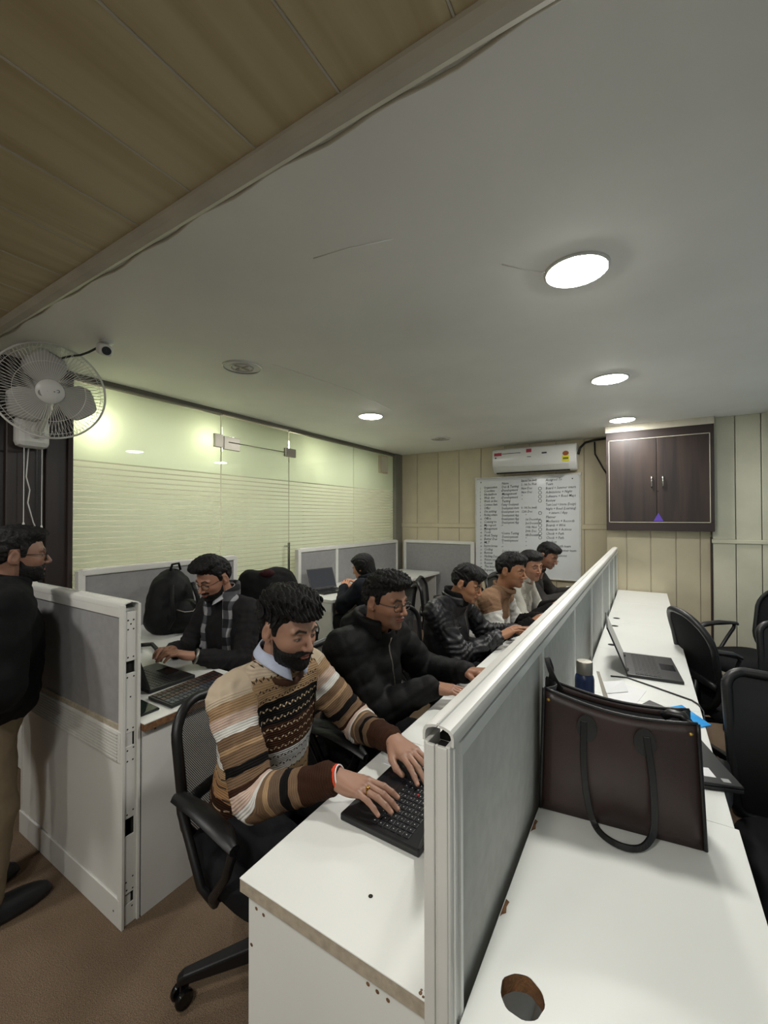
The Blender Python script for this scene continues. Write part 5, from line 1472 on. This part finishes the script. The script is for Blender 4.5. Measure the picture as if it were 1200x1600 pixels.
# ---------- garment materials
def ramp_mat(name, torso, sleeve, rough=.85, chain=True, dark=(24, 20, 18)):
    """knit with bands down the torso and along the sleeves; lists of (metres, colour)"""
    m, nt, N, L, b = _nodes(name)
    at = N.new('ShaderNodeAttribute'); at.attribute_name = 'wear'
    se = N.new('ShaderNodeSeparateXYZ'); L.new(at.outputs['Vector'], se.inputs[0])
    def ramp(lst, span):
        mr = N.new('ShaderNodeMath'); mr.operation = 'DIVIDE'; mr.inputs[1].default_value = span
        nn = N.new('ShaderNodeTexNoise'); nn.inputs['Scale'].default_value = 14
        ad = N.new('ShaderNodeMath'); ad.operation = 'MULTIPLY_ADD'; ad.inputs[1].default_value = .012
        L.new(nn.outputs['Fac'], ad.inputs[0]); L.new(se.outputs[0], ad.inputs[2]); L.new(ad.outputs[0], mr.inputs[0])
        cr = N.new('ShaderNodeValToRGB'); cr.color_ramp.interpolation = 'CONSTANT'
        e = cr.color_ramp.elements
        while len(e) < len(lst): e.new(0.5)
        for i, (p, c) in enumerate(lst): e[i].position = p / span; e[i].color = (*lin(c), 1)
        L.new(mr.outputs[0], cr.inputs[0]); return cr
    ct, cs = ramp(torso, .7), ramp(sleeve, .7)
    col_t = ct.outputs[0]
    if chain:
        # wavy chain stitches across the chest
        w = N.new('ShaderNodeMath'); w.operation = 'MULTIPLY'; w.inputs[1].default_value = 260; L.new(se.outputs[1], w.inputs[0])
        sn = N.new('ShaderNodeMath'); sn.operation = 'SINE'; L.new(w.outputs[0], sn.inputs[0])
        sm = N.new('ShaderNodeMath'); sm.operation = 'MULTIPLY_ADD'; sm.inputs[1].default_value = .0035; L.new(sn.outputs[0], sm.inputs[0]); L.new(se.outputs[0], sm.inputs[2])
        dv_ = N.new('ShaderNodeMath'); dv_.operation = 'DIVIDE'; dv_.inputs[1].default_value = .030; L.new(sm.outputs[0], dv_.inputs[0])
        fr = N.new('ShaderNodeMath'); fr.operation = 'FRACT'; L.new(dv_.outputs[0], fr.inputs[0])
        lt = N.new('ShaderNodeMath'); lt.operation = 'LESS_THAN'; lt.inputs[1].default_value = .17; L.new(fr.outputs[0], lt.inputs[0])
        w2 = N.new('ShaderNodeMath'); w2.operation = 'MULTIPLY'; w2.inputs[1].default_value = 520; L.new(se.outputs[1], w2.inputs[0])
        s2 = N.new('ShaderNodeMath'); s2.operation = 'SINE'; L.new(w2.outputs[0], s2.inputs[0])
        g2 = N.new('ShaderNodeMath'); g2.operation = 'GREATER_THAN'; g2.inputs[1].default_value = -.45; L.new(s2.outputs[0], g2.inputs[0])
        an = N.new('ShaderNodeMath'); an.operation = 'MULTIPLY'; L.new(lt.outputs[0], an.inputs[0]); L.new(g2.outputs[0], an.inputs[1])
        # the stitch colour swaps: dark on light bands, light on dark bands
        bw = N.new('ShaderNodeRGBToBW'); L.new(ct.outputs[0], bw.inputs[0])
        sw = N.new('ShaderNodeMath'); sw.operation = 'GREATER_THAN'; sw.inputs[1].default_value = .16; L.new(bw.outputs[0], sw.inputs[0])
        sc_ = N.new('ShaderNodeMix'); sc_.data_type = 'RGBA'; sc_.inputs[6].default_value = (*lin((190, 168, 138)), 1); sc_.inputs[7].default_value = (*lin((70, 58, 50)), 1)
        L.new(sw.outputs[0], sc_.inputs[0])
        mx = N.new('ShaderNodeMix'); mx.data_type = 'RGBA'; L.new(an.outputs[0], mx.inputs[0]); L.new(ct.outputs[0], mx.inputs[6]); L.new(sc_.outputs[2], mx.inputs[7])
        col_t = mx.outputs[2]
    mm = N.new('ShaderNodeMix'); mm.data_type = 'RGBA'; th_ = N.new('ShaderNodeMath'); th_.operation = 'GREATER_THAN'; th_.inputs[1].default_value = .5; L.new(se.outputs[2], th_.inputs[0]); L.new(th_.outputs[0], mm.inputs[0]); L.new(col_t, mm.inputs[6]); L.new(cs.outputs[0], mm.inputs[7])
    # knit rows
    kr = N.new('ShaderNodeMath'); kr.operation = 'MULTIPLY'; kr.inputs[1].default_value = 900; L.new(se.outputs[0], kr.inputs[0])
    ks = N.new('ShaderNodeMath'); ks.operation = 'SINE'; L.new(kr.outputs[0], ks.inputs[0])
    mk = N.new('ShaderNodeMapRange'); mk.inputs['From Min'].default_value = -1; mk.inputs['To Min'].default_value = .78; L.new(ks.outputs[0], mk.inputs['Value'])
    fm = N.new('ShaderNodeMix'); fm.data_type = 'RGBA'; fm.blend_type = 'MULTIPLY'; fm.inputs[0].default_value = 1
    L.new(mm.outputs[2], fm.inputs[6]); L.new(mk.outputs[0], fm.inputs[7])
    L.new(fm.outputs[2], b.inputs['Base Color']); b.inputs['Roughness'].default_value = rough; b.inputs['Specular IOR Level'].default_value = .15
    bp = N.new('ShaderNodeBump'); bp.inputs['Strength'].default_value = .35; bp.inputs['Distance'].default_value = .003
    L.new(ks.outputs[0], bp.inputs['Height']); L.new(bp.outputs[0], b.inputs['Normal'])
    return m
TAN, CRM, WHT, TPE, BRN, DBR, BLK_, PNK = (172, 142, 108), (206, 188, 164), (222, 220, 214), (122, 98, 76), (92, 62, 42), (56, 34, 22), (18, 16, 16), (206, 180, 164)
SWEATER = ramp_mat('striped_knit', [(0, CRM), (.035, TAN), (.105, BLK_), (.175, DBR), (.225, (66, 42, 28)), (.262, (196, 196, 194)), (.30, WHT), (.335, TAN), (.38, (160, 122, 84)), (.43, DBR), (.50, BRN)],
                   [(0, CRM), (.02, TAN), (.055, PNK), (.085, WHT), (.11, TPE), (.14, TAN), (.155, TPE), (.19, BLK_), (.215, TPE), (.245, DBR), (.262, PNK), (.295, WHT), (.315, TPE), (.345, TAN), (.365, (104, 86, 70)), (.40, BLK_), (.425, TPE), (.455, DBR)])
BLOCK = ramp_mat('brown_white_block_knit', [(0, (138, 108, 84)), (.215, WHT)], [(0, (138, 108, 84)), (.085, WHT), (.27, BLK_)], chain=False)
PUFFER = mat('black_puffer_nylon', (12, 12, 13), .66, .15, 10, .2, 120, spec=.18)
LEATHER = mat('black_leather_jacket', (26, 26, 30), .46, .15, 14, .4, 90)
DGREY = fabric_mat('dark_grey_wool', (52, 50, 48)); CHAR = fabric_mat('charcoal_knit', (33, 32, 33))
LGREY = fabric_mat('pale_grey_knit', (176, 172, 162)); NAVY = fabric_mat('blue_black_cloth', (20, 23, 29))
BLACKC = fabric_mat('deep_black_cloth', (13, 13, 14))
SHIRT = fabric_mat('pale_blue_shirt', (186, 194, 214)); WSHIRT = fabric_mat('white_shirt', (200, 202, 206))

def shirt_collar(m, name='shirt_collar', spread=.05, r=.060):
    def build(info):
        P = info['P']; c = P['neck'] + np.array([.004, 0, .004])
        vs = []; n = 33; rows = 4
        for j in range(rows):
            t = j / (rows - 1)
            for i in range(n):
                a = -PI + .30 + (2 * PI - .60) * i / (n - 1) + PI      # gap at the front
                fr = math.cos(a)                                         # +1 at the front
                rr = r + .004 + t * (.020 + .014 * max(0, fr))
                zz = .030 - .030 * t - .042 * t * max(0, fr) ** 3 - .020 * fr
                vs.append((c[0] + rr * math.cos(a) * 1.02, c[1] + rr * math.sin(a), c[2] + zz))
        fs = [(j * n + i, j * n + i + 1, (j + 1) * n + i + 1, (j + 1) * n + i) for j in range(rows - 1) for i in range(n - 1)]
        MB().add(vs, fs).build(name, m, info['root'], smooth=0, local=True, solid=.003)
    return build

# ---------- 1. man in the striped sweater
def extra_sweater(info):
    P = info['P']; root = info['root']
    # red and white thread bracelet, gold ring
    w = Vector(P['wrR']); ax = (w - Vector(P['elR'])).normalized(); s = ax.cross(Vector((0, 0, 1))).normalized(); u = s.cross(ax)
    def ringp(o, r, n=20): return [w + ax * o + s * (r * math.cos(2 * PI * i / n)) + u * (r * .92 * math.sin(2 * PI * i / n)) for i in range(n)]
    red_ = mat('orange_red_thread', (226, 66, 24), .8)
    br = MB()
    for k in range(4): br.tube(ringp(-.010 + .005 * k, .0315 + .001 * (k % 2)), .003, 6, closed=True)
    br.build('thread_bracelet', red_, root, smooth=0, local=True)
    MB().tube(ringp(.011, .031), .0022, 6, closed=True).build('pale_thread', 'paper', root, smooth=0, local=True)
    fd = (Vector(P['hdR'])).normalized() if 'hdR' in P else ax
    sd_ = Vector((0, 0, 1)).cross(fd).normalized(); up = fd.cross(sd_)
    K = Vector(P['wrR']) + fd * .098 + sd_ * (-.0105) + up * .002
    gm = mat('gold_ring', (214, 170, 80), .25, metal=1)
    MB().tube([K + sd_ * (.0098 * math.cos(a)) + up * (.0098 * math.sin(a)) for a in [2 * PI * i / 16 for i in range(16)]], .002, 6, closed=True).box(-.004, .004, -.004, .004, -.002, .002, Matrix.Translation(K + up * .0105)).build('ring', gm, root, local=True)
p = (-1.165, 1.045)
J = seated(p, -.06, (-.725, .925, .815), (-.690, 1.175, .815), lean=.17, hintR=(-.5, -.35, -.75), hintL=(-.1, .6, -.8), neck_fwd=.015, zs=.55, up=.02, sh_w=.168)
J['hdR'] = np.array([.96, .22, -.10]); J['hdL'] = np.array([.94, -.30, -.12])
hair1 = dict(f=hair_field(ZL_SHORT[:-3] + [(.032, .03), (.055, .052), (.085, .056), (.12, .05)], top=[((.012, 0, .095), (.098, .080, .052)), ((.068, -.012, .088), (.050, .066, .036)), ((.092, -.012, .074), (.034, .056, .026)), ((-.06, 0, .06), (.06, .082, .07))], amp=.0075, freq=120, seed=1.0))
person('seated man in a brown striped sweater typing on a laptop, nearest the camera', p, -.06, J, (-.05, .20, .02), (160, 122, 102),
       [garment('striped_sweater', SWEATER, res=.0065, t=.012, arm=.012, wr=.0045, ring=.003, seed=1.0, neck_r=.066, cuff=.10), shirt_collar(SHIRT), neck_ring('sweater_neckband', fabric_mat('brown_rib', (66, 44, 32)), r=.078, tube=.006, h=.012, up=-.033, tilt=.5), extra_sweater],
       hair1, beard=(.0060, -.047, True), stubble=.55, hands=('flat', 'flat'), hres=.0032)

# ---------- 2. man in the black puffer jacket
p = (-1.13, 1.60)
J = seated(p, -.02, (-.765, 1.625, .82), (-.70, 1.86, .82), lean=.13, hintR=(-.45, -.45, -.8), neck_fwd=.04, zs=.55, up=.01)
J['hdR'] = np.array([.9, .35, -.12])
hair2 = dict(f=hair_field(ZL_SHORT, top=[((.022, 0, .098), (.090, .076, .042)), ((.075, 0, .085), (.040, .062, .032))], amp=.0065, freq=190, seed=2.0))
person('seated man in a black puffer jacket with glasses, second in the row', p, -.02, J, (-.10, .12, 0), (146, 106, 84),
       [garment('puffer_jacket', PUFFER, res=.0075, t=.036, arm=.032, wr=.0035, seed=2.0, puff=.009, neck_r=.070, cuff=.06, sub=subs(zip_line('zipper', 'steel', .02, .0, .62, 1.0), zip_line('zipper', 'steel', -.10, -.055, .60, .80, .003))), neck_ring('hood_collar', PUFFER, r=.080, tube=.020, h=.05, hood=True, open_=.8)],
       hair2, stubble=.55, glasses='rect', hands=('flat', 'type'), trousers=(22, 22, 24))

# ---------- 3. man in the leather jacket
p = (-1.13, 2.50)
J = seated(p, 0.0, (-.745, 2.52, .815), (-.70, 2.72, .815), lean=.15, hintR=(-.3, -.5, -.8), neck_fwd=.05, zs=.54)
hair3 = dict(f=hair_field(ZL_SHORT, top=[((.01, 0, .088), (.100, .080, .045)), ((.072, -.02, .068), (.045, .058, .030)), ((.088, -.036, .046), (.022, .030, .022))], amp=.0048, freq=120, seed=3.0))
person('seated man in a black leather jacket looking down, third in the row', p, 0.0, J, (-.05, .36, 0), (156, 112, 84),
       [garment('leather_jacket', LEATHER, res=.0075, t=.018, arm=.016, wr=.005, ring=.007, seed=3.0, neck_r=.072, cuff=.06, sub=subs(zip_line('zipper', 'steel', .045, .02, .66, .98, .003), zip_line('pocket_zip', 'steel', -.13, -.07, .86, .86, .003, 6))), neck_ring('turtleneck', BLACKC, r=.064, tube=.012, h=.06, up=.0), neck_ring('jacket_collar', LEATHER, r=.082, tube=.010, h=.03, open_=1.2, up=-.01)],
       hair3, hands=('flat', 'type'), lips=(140, 76, 66), headscale=.93)

# ---------- 4. man in the brown and white top
p = (-1.04, 3.09)
J = seated(p, .05, (-.68, 3.05, .79), (-.66, 3.25, .79), lean=.22, hintR=(-.3, -.5, -.8), neck_fwd=.05, up=.02)
hair4 = dict(f=hair_field(ZL_SHORT, top=[((.015, 0, .090), (.092, .072, .046)), ((.06, 0, .075), (.05, .060, .034))], amp=.005, freq=150, seed=4.0))
person('seated man in a brown and white colour-block top, fourth in the row', p, .05, J, (-.18, .14, 0), (152, 108, 80),
       [garment('colour_block_top', BLOCK, res=.009, t=.012, arm=.016, wr=.006, ring=.005, seed=4.0, neck_r=.066, cuff=.04), neck_ring('ribbed_neck', fabric_mat('brown_rib_neck', (128, 100, 78)), r=.072, tube=.009, h=.015, up=-.02, tilt=.4)],
       hair4, stubble=.3, hands=('type', 'type'), hres=.0042)

# ---------- 5. smiling man in pale grey
p = (-1.03, 3.68)
J = seated(p, -.1, (-.66, 3.64, .79), (-.64, 3.84, .79), lean=.26, hintR=(-.3, -.5, -.8), neck_fwd=.05, up=.01)
hair5 = dict(f=hair_field(ZL_SHORT, top=[((.01, 0, .086), (.098, .078, .044)), ((.07, 0, .070), (.045, .064, .026))], amp=.003, freq=130, seed=5.0))
person('smiling man in a pale grey pullover leaning in, fifth in the row', p, -.1, J, (-.5, .16, .05), (166, 122, 98),
       [garment('pale_pullover', ramp_mat('pale_grey_black_pullover', [(0, (176, 172, 162)), (.40, (150, 146, 138))], [(0, (196, 194, 184)), (.26, (206, 204, 196)), (.30, BLK_)], chain=False), res=.010, t=.014, arm=.016, wr=.006, seed=5.0, neck_r=.066), neck_ring('folded_neck', LGREY, r=.072, tube=.012, h=.03, open_=.5)],
       hair5, stubble=.35, hands=('type', 'type'), hres=.0045)

# ---------- 6. farthest man in dark grey
p = (-1.07, 4.40)
J = seated(p, -.05, (-.60, 4.28, .80), (-.60, 4.56, .80), lean=.24, hintR=(-.2, -.5, -.8), neck_fwd=.05, up=.05)
hair6 = dict(f=hair_field(ZL_SHORT, top=[((.01, 0, .090), (.100, .082, .046)), ((.075, 0, .070), (.045, .070, .026))], amp=.003, freq=130, seed=6.0))
person('farthest man in the row, dark grey sweater, face half hidden', p, -.05, J, (-.25, .42, 0), (130, 92, 72),
       [garment('dark_sweater', DGREY, res=.010, t=.016, arm=.016, wr=.006, seed=6.0, neck_r=.066)],
       hair6, stubble=.5, hands=('flat', 'flat'), hres=.0045)

# ---------- 7. man with the checked scarf at the side desk (faces the end partition)
def plaid():
    m, nt, N, L, b = _nodes('checked_scarf_wool')
    tc = N.new('ShaderNodeTexCoord'); se = N.new('ShaderNodeSeparateXYZ'); L.new(tc.outputs['Object'], se.inputs[0])
    acc = None
    for k, sz in ((1, .074), (2, .10)):
        d = N.new('ShaderNodeMath'); d.operation = 'DIVIDE'; d.inputs[1].default_value = sz; L.new(se.outputs[k], d.inputs[0])
        f = N.new('ShaderNodeMath'); f.operation = 'FRACT'; L.new(d.outputs[0], f.inputs[0])
        g = N.new('ShaderNodeMath'); g.operation = 'GREATER_THAN'; g.inputs[1].default_value = .5; L.new(f.outputs[0], g.inputs[0])
        if acc is None: acc = g
        else:
            a = N.new('ShaderNodeMath'); a.operation = 'ADD'; L.new(acc.outputs[0], a.inputs[0]); L.new(g.outputs[0], a.inputs[1]); acc = a
    h = N.new('ShaderNodeMath'); h.operation = 'MULTIPLY'; h.inputs[1].default_value = .5; L.new(acc.outputs[0], h.inputs[0])
    cr = N.new('ShaderNodeValToRGB'); cr.color_ramp.interpolation = 'CONSTANT'; e = cr.color_ramp.elements
    e[0].position = 0; e[0].color = (*lin((22, 22, 24)), 1); e[1].position = .4; e[1].color = (*lin((74, 74, 78)), 1)
    q = e.new(.9); q.color = (*lin((150, 150, 152)), 1)
    L.new(h.outputs[0], cr.inputs[0]); L.new(cr.outputs[0], b.inputs['Base Color']); b.inputs['Roughness'].default_value = .95
    return m
PLAID = plaid()
def scarf(info):
    P = info['P']; f0 = info['field']; c = P['neck']; o_ = info['root']
    def f(x, y, z):
        px, py, pz = x - c[0], y - c[1], z - c[2]
        rr = np.sqrt(px * px + py * py); pz2 = pz + .35 * px
        d = np.sqrt((rr - .080) ** 2 + np.maximum(np.abs(pz2 + .005) - .030, 0) ** 2) - .016
        body = f0(x, y, z) - .012
        for sg in (-1, 1):
            yc = sg * (.075 - .10 * np.clip(-pz, 0, .3) * .5)
            strip = smax(np.abs(py - yc) - .056, np.maximum(-pz - .42, pz - .02), .01)
            s_ = smax(smax(body, strip, .008), -px - .01, .01)
            d = smin(d, s_, .012)
        d = smax(d, (px - .045) + (.05 - np.abs(py)) * .9, .01)
        return d + .0015 * nz(x, y, z, 80, 2.0)
    V, Fq = surfnet(f, c - [.16, .17, .46], c + [.24, .17, .09], .007)
    vmesh('checked_scarf', V, Fq, PLAID, o_)
    w = Vector(P['wrL']); ax = (w - Vector(P['elL'])).normalized(); s = ax.cross(Vector((0, 0, 1))).normalized(); u = s.cross(ax)
    MB().tube([w - ax * .012 + s * (.034 * math.cos(2 * PI * i / 20)) + u * (.032 * math.sin(2 * PI * i / 20)) for i in range(20)], .008, 8, closed=True).build('wrist_watch', 'steel', o_, smooth=0, local=True)
p = (-2.13, 1.735)
J = seated(p, -PI / 2, (-2.18, 1.345, .815), (-1.985, 1.345, .815), lean=.13, hintR=(-.3, -.5, -.8), hintL=(-.35, .5, -.8), neck_fwd=.03, zs=.56, up=.03)
hair7 = dict(f=hair_field(ZL_SHORT, top=[((.025, 0, .106), (.088, .072, .048)), ((.078, .0, .104), (.046, .060, .038))], amp=.0035, freq=150, seed=7.0))
person('man with glasses and a black and grey checked scarf typing behind the end partition', p, -PI / 2, J, (.10, .36, 0), (160, 116, 94),
       [garment('charcoal_sweater', CHAR, res=.008, t=.016, arm=.016, wr=.006, ring=.004, seed=7.0, neck_r=.066, cuff=.12), shirt_collar(WSHIRT, 'white_collar'), scarf],
       hair7, beard=(.0016, -.060, True), stubble=.5, glasses='rect', hands=('type', 'type'))

# ---------- 8. person with long dark hair at the window desk, seen from behind
def long_hair(x, y, z, d):
    c = cap(x, y, z, (-.035, 0, .03), (-.055, 0, -.10), .088, .070)
    c = smax(c, x - .045 + .4 * np.clip(-z, 0, .1), .02)
    return smin(d, c + .004 * np.sin(300 * y + 5 * np.sin(40 * z)), .02)
p = (-2.10, 3.33)
J = seated(p, PI - .12, (-2.46, 3.55, .82), (-2.52, 3.34, .83), lean=.24, sc=.93, zs=.50, neck_fwd=.03, sh_w=.165, hintR=(-.2, -.6, -.8), hintL=(-.3, .7, -.7))
hair8 = dict(f=hair_field([(-.13, -.10), (-.02, -.09), (.02, -.06), (.04, .02), (.06, .058), (.10, .062)], top=[((.0, 0, .07), (.105, .09, .06))], amp=.003, freq=120, seed=8.0, infl=.006, extra=long_hair), box=((-.17, -.13, -.2), (.16, .13, .16)))
person('person with long dark hair in a dark jacket facing the window desk', p, PI - .12, J, (.15, .30, 0), (186, 136, 106),
       [garment('dark_jacket', NAVY, res=.010, t=.024, arm=.024, wr=.008, seed=8.0, neck_r=.07), neck_ring('hood_collar', NAVY, r=.078, tube=.018, h=.04, hood=True, res=.009)],
       hair8, hands=('flat', 'type'), hres=.0045)

# ---------- 9. standing man at the left edge, leaning toward the partition
p = (-2.22, .545); k = .90
sp = np.array([math.sin(.07), 0, math.cos(.07)])
pel = np.array([.045, 0, .875 * k])
J = dict(pel=pel, chest=pel + sp * .30 * k, neck=pel + sp * .52 * k + [.03, 0, .01])
shc = pel + sp * .44 * k
J['shR'] = shc + [0, -.185, 0]; J['shL'] = shc + [0, .185, 0]
J['elR'], J['wrR'] = elbow(J['shR'], np.array([.09, -.06, .80]), .27, .24, (-.2, -.8, -.5))
J['elL'], J['wrL'] = elbow(J['shL'], np.array([.09, .06, .78]), .27, .24, (-.2, .8, -.5))
for q, sg, fx in (('R', -1, .12), ('L', 1, .06)):
    J['hip' + q] = pel + [0, sg * .085, -.02]; J['kn' + q] = np.array([fx * .3 + .03, sg * .10, .42]); J['an' + q] = np.array([fx - .08, sg * .11, .08])
hair9 = dict(f=hair_field(ZL_SHORT, top=[((.01, 0, .086), (.098, .080, .044)), ((.07, 0, .072), (.04, .064, .024))], amp=.0035, freq=140, seed=9.0))
person('standing man with glasses in a black jacket and khaki trousers at the left edge', p, PI / 2 - .12, J, (-.10, .02, 0), (136, 100, 82),
       [garment('black_jacket', BLACKC, res=.009, t=.046, arm=.034, wr=.006, seed=9.0, neck_r=.07, zbot=.64), neck_ring('jacket_collar', BLACKC, r=.072, tube=.014, h=.04)],
       hair9, beard=(.004, -.046, True), stubble=.5, glasses='rect', hands=('fist', 'fist'), trousers=(128, 114, 92), shoes=(24, 26, 30), headscale=.96)

# ================================================================== SOFT THINGS
bkm = fabric_mat('black_nylon', (19, 19, 20), .6)
def bk_field(x, y, z):
    d = ell(x, y, z, (-2.84, 1.60, .95), (.135, .165, .25)); d = smin(d, ell(x, y, z, (-2.84, 1.60, .83), (.15, .18, .12)), .05)
    d = d + .006 * nz(x, y, z, 30, 1.0) + .003 * nz(x, y, z, 75, 2.0)
    return smax(d, ZD + .003 - z, .01)
V, Fq = surfnet(bk_field, (-3.02, 1.38, .72), (-2.64, 1.82, 1.24), .009)
vmesh('main_bag', V - np.array(OFF[bp_.name]), Fq, bkm, bp_)
def pk_field(x, y, z):
    d = ell(x, y, z, (-2.74, 1.63, .86), (.10, .135, .13)); d = d + .005 * nz(x, y, z, 45, 4.0); return smax(d, ZD + .003 - z, .01)
V, Fq = surfnet(pk_field, (-2.88, 1.47, .72), (-2.60, 1.79, 1.02), .009)
vmesh('front_pocket', V - np.array(OFF[bp_.name]), Fq, bkm, bp_)
MB().tube([(-2.80, 1.57, 1.19), (-2.79, 1.58, 1.235), (-2.79, 1.63, 1.24), (-2.80, 1.65, 1.19)], .009, 8).build('top_loop', bkm, bp_, smooth=0)
for s_ in (-1, 1): MB().tube([(-2.70, 1.60 + .08 * s_, 1.10), (-2.665, 1.6 + .10 * s_, .99), (-2.64, 1.6 + .10 * s_, .88), (-2.68, 1.6 + .12 * s_, .80)], .016, 8, flat=.5).build('shoulder_strap', bkm, bp_, smooth=0)
MB().tube([(-2.652, 1.53, .93), (-2.637, 1.58, .905), (-2.634, 1.64, .90), (-2.648, 1.69, .925)], .004, 6).build('zipper', 'steel', bp_, smooth=0)

bp_.location = (bp_.location.x + .02, bp_.location.y + .13, bp_.location.z); bp_.scale = (.95, .95, .94)
ch10 = place(chA, -2.42, 2.36, -PI / 2 + .9, 'black office chair covered by a hung dark jacket behind the scarf')
jk = thing('hung_jacket', 'black jacket draped over a chair back beside the glass door', 'jacket', (-2.42, 2.3, .5))
def jk_field(x, y, z):
    c = np.array([-2.42, 2.30])
    d = ell(x, y, z, (-2.42, 2.30, .95), (.15, .24, .20)); d = smin(d, ell(x, y, z, (-2.36, 2.26, .72), (.14, .22, .22)), .08)
    d = smin(d, ell(x, y, z, (-2.47, 2.12, .98), (.10, .10, .16)), .05); d = smin(d, ell(x, y, z, (-2.44, 2.44, .92), (.10, .10, .18)), .05)
    return d + .010 * nz(x, y, z, 24, 2.0) + .005 * nz(x, y, z, 60, 1.0)
V, Fq = surfnet(jk_field, (-2.68, 1.95, .45), (-2.12, 2.62, 1.22), .011)
vmesh('jacket_body', V - np.array(OFF[jk.name]), Fq, BLACKC, jk)
def hd_field(x, y, z): return ell(x, y, z, (-2.37, 2.20, 1.115), (.045, .06, .035)) + .004 * nz(x, y, z, 60, 3.0)
V, Fq = surfnet(hd_field, (-2.46, 2.09, 1.04), (-2.28, 2.30, 1.20), .008)
vmesh('red_lining', V - np.array(OFF[jk.name]), Fq, fabric_mat('dark_red_lining', (46, 18, 18)), jk)

# phone and flat keyboard on the side desk
kb = thing('desk_keyboard', 'slim dark keyboard lying along the raw desk edge', 'keyboard', (-1.79, 1.2, ZD), None, 0)
kp = [Vector(q) for q in ((-1.84, 1.03, ZD), (-1.665, 1.03, ZD), (-1.69, 1.36, ZD), (-1.87, 1.38, ZD))]
quadslab([tuple(q) for q in kp], .001, .012).build('case', 'laptop', kb, bevel=.002)
def kq(a, b): return kp[0] * (1 - a) * (1 - b) + kp[1] * a * (1 - b) + kp[2] * a * b + kp[3] * (1 - a) * b
cols = [mat('key_blue_grey', (52, 58, 70), .3), mat('key_red_brown', (62, 38, 34), .3), mat('key_dark', (30, 30, 32), .3)]
for i in range(5):
    for j in range(15):
        a0, a1, b0, b1 = .06 + i * .18, .06 + i * .18 + .15, .03 + j * .0625, .03 + j * .0625 + .052
        q = [kq(a0, b0), kq(a1, b0), kq(a1, b1), kq(a0, b1)]
        quadslab([tuple(t) for t in q], .013, .003).build('key', cols[(0, 0, 1, 2, 1)[4 - i]], kb)
ph = thing('phone', 'dark phone with a pale reflection on the side desk near the slotted post', 'phone', (-1.78, .98, ZD))
quadslab([(-1.845, .93, ZD), (-1.70, .925, ZD), (-1.70, 1.0, ZD), (-1.845, 1.005, ZD)], 0, .009).build('case', 'black', ph, bevel=.003)
quadslab([(-1.84, .935, ZD), (-1.705, .93, ZD), (-1.705, .995, ZD), (-1.84, 1.0, ZD)], .009, .0006).build('glass_face', mat('screen_glass', (40, 50, 46), .04, .02), ph)
tag(MB().tube([(-2.35, 1.38, ZD + .012), (-2.45, 1.42, ZD + .015), (-2.55, 1.45, ZD + .02), (-2.62, 1.40, ZD + .015), (-2.5, 1.34, ZD + .012)], .012, 8).build('coiled_strap', 'black', smooth=0), 'black coiled strap on the side desk below the backpack', 'strap')
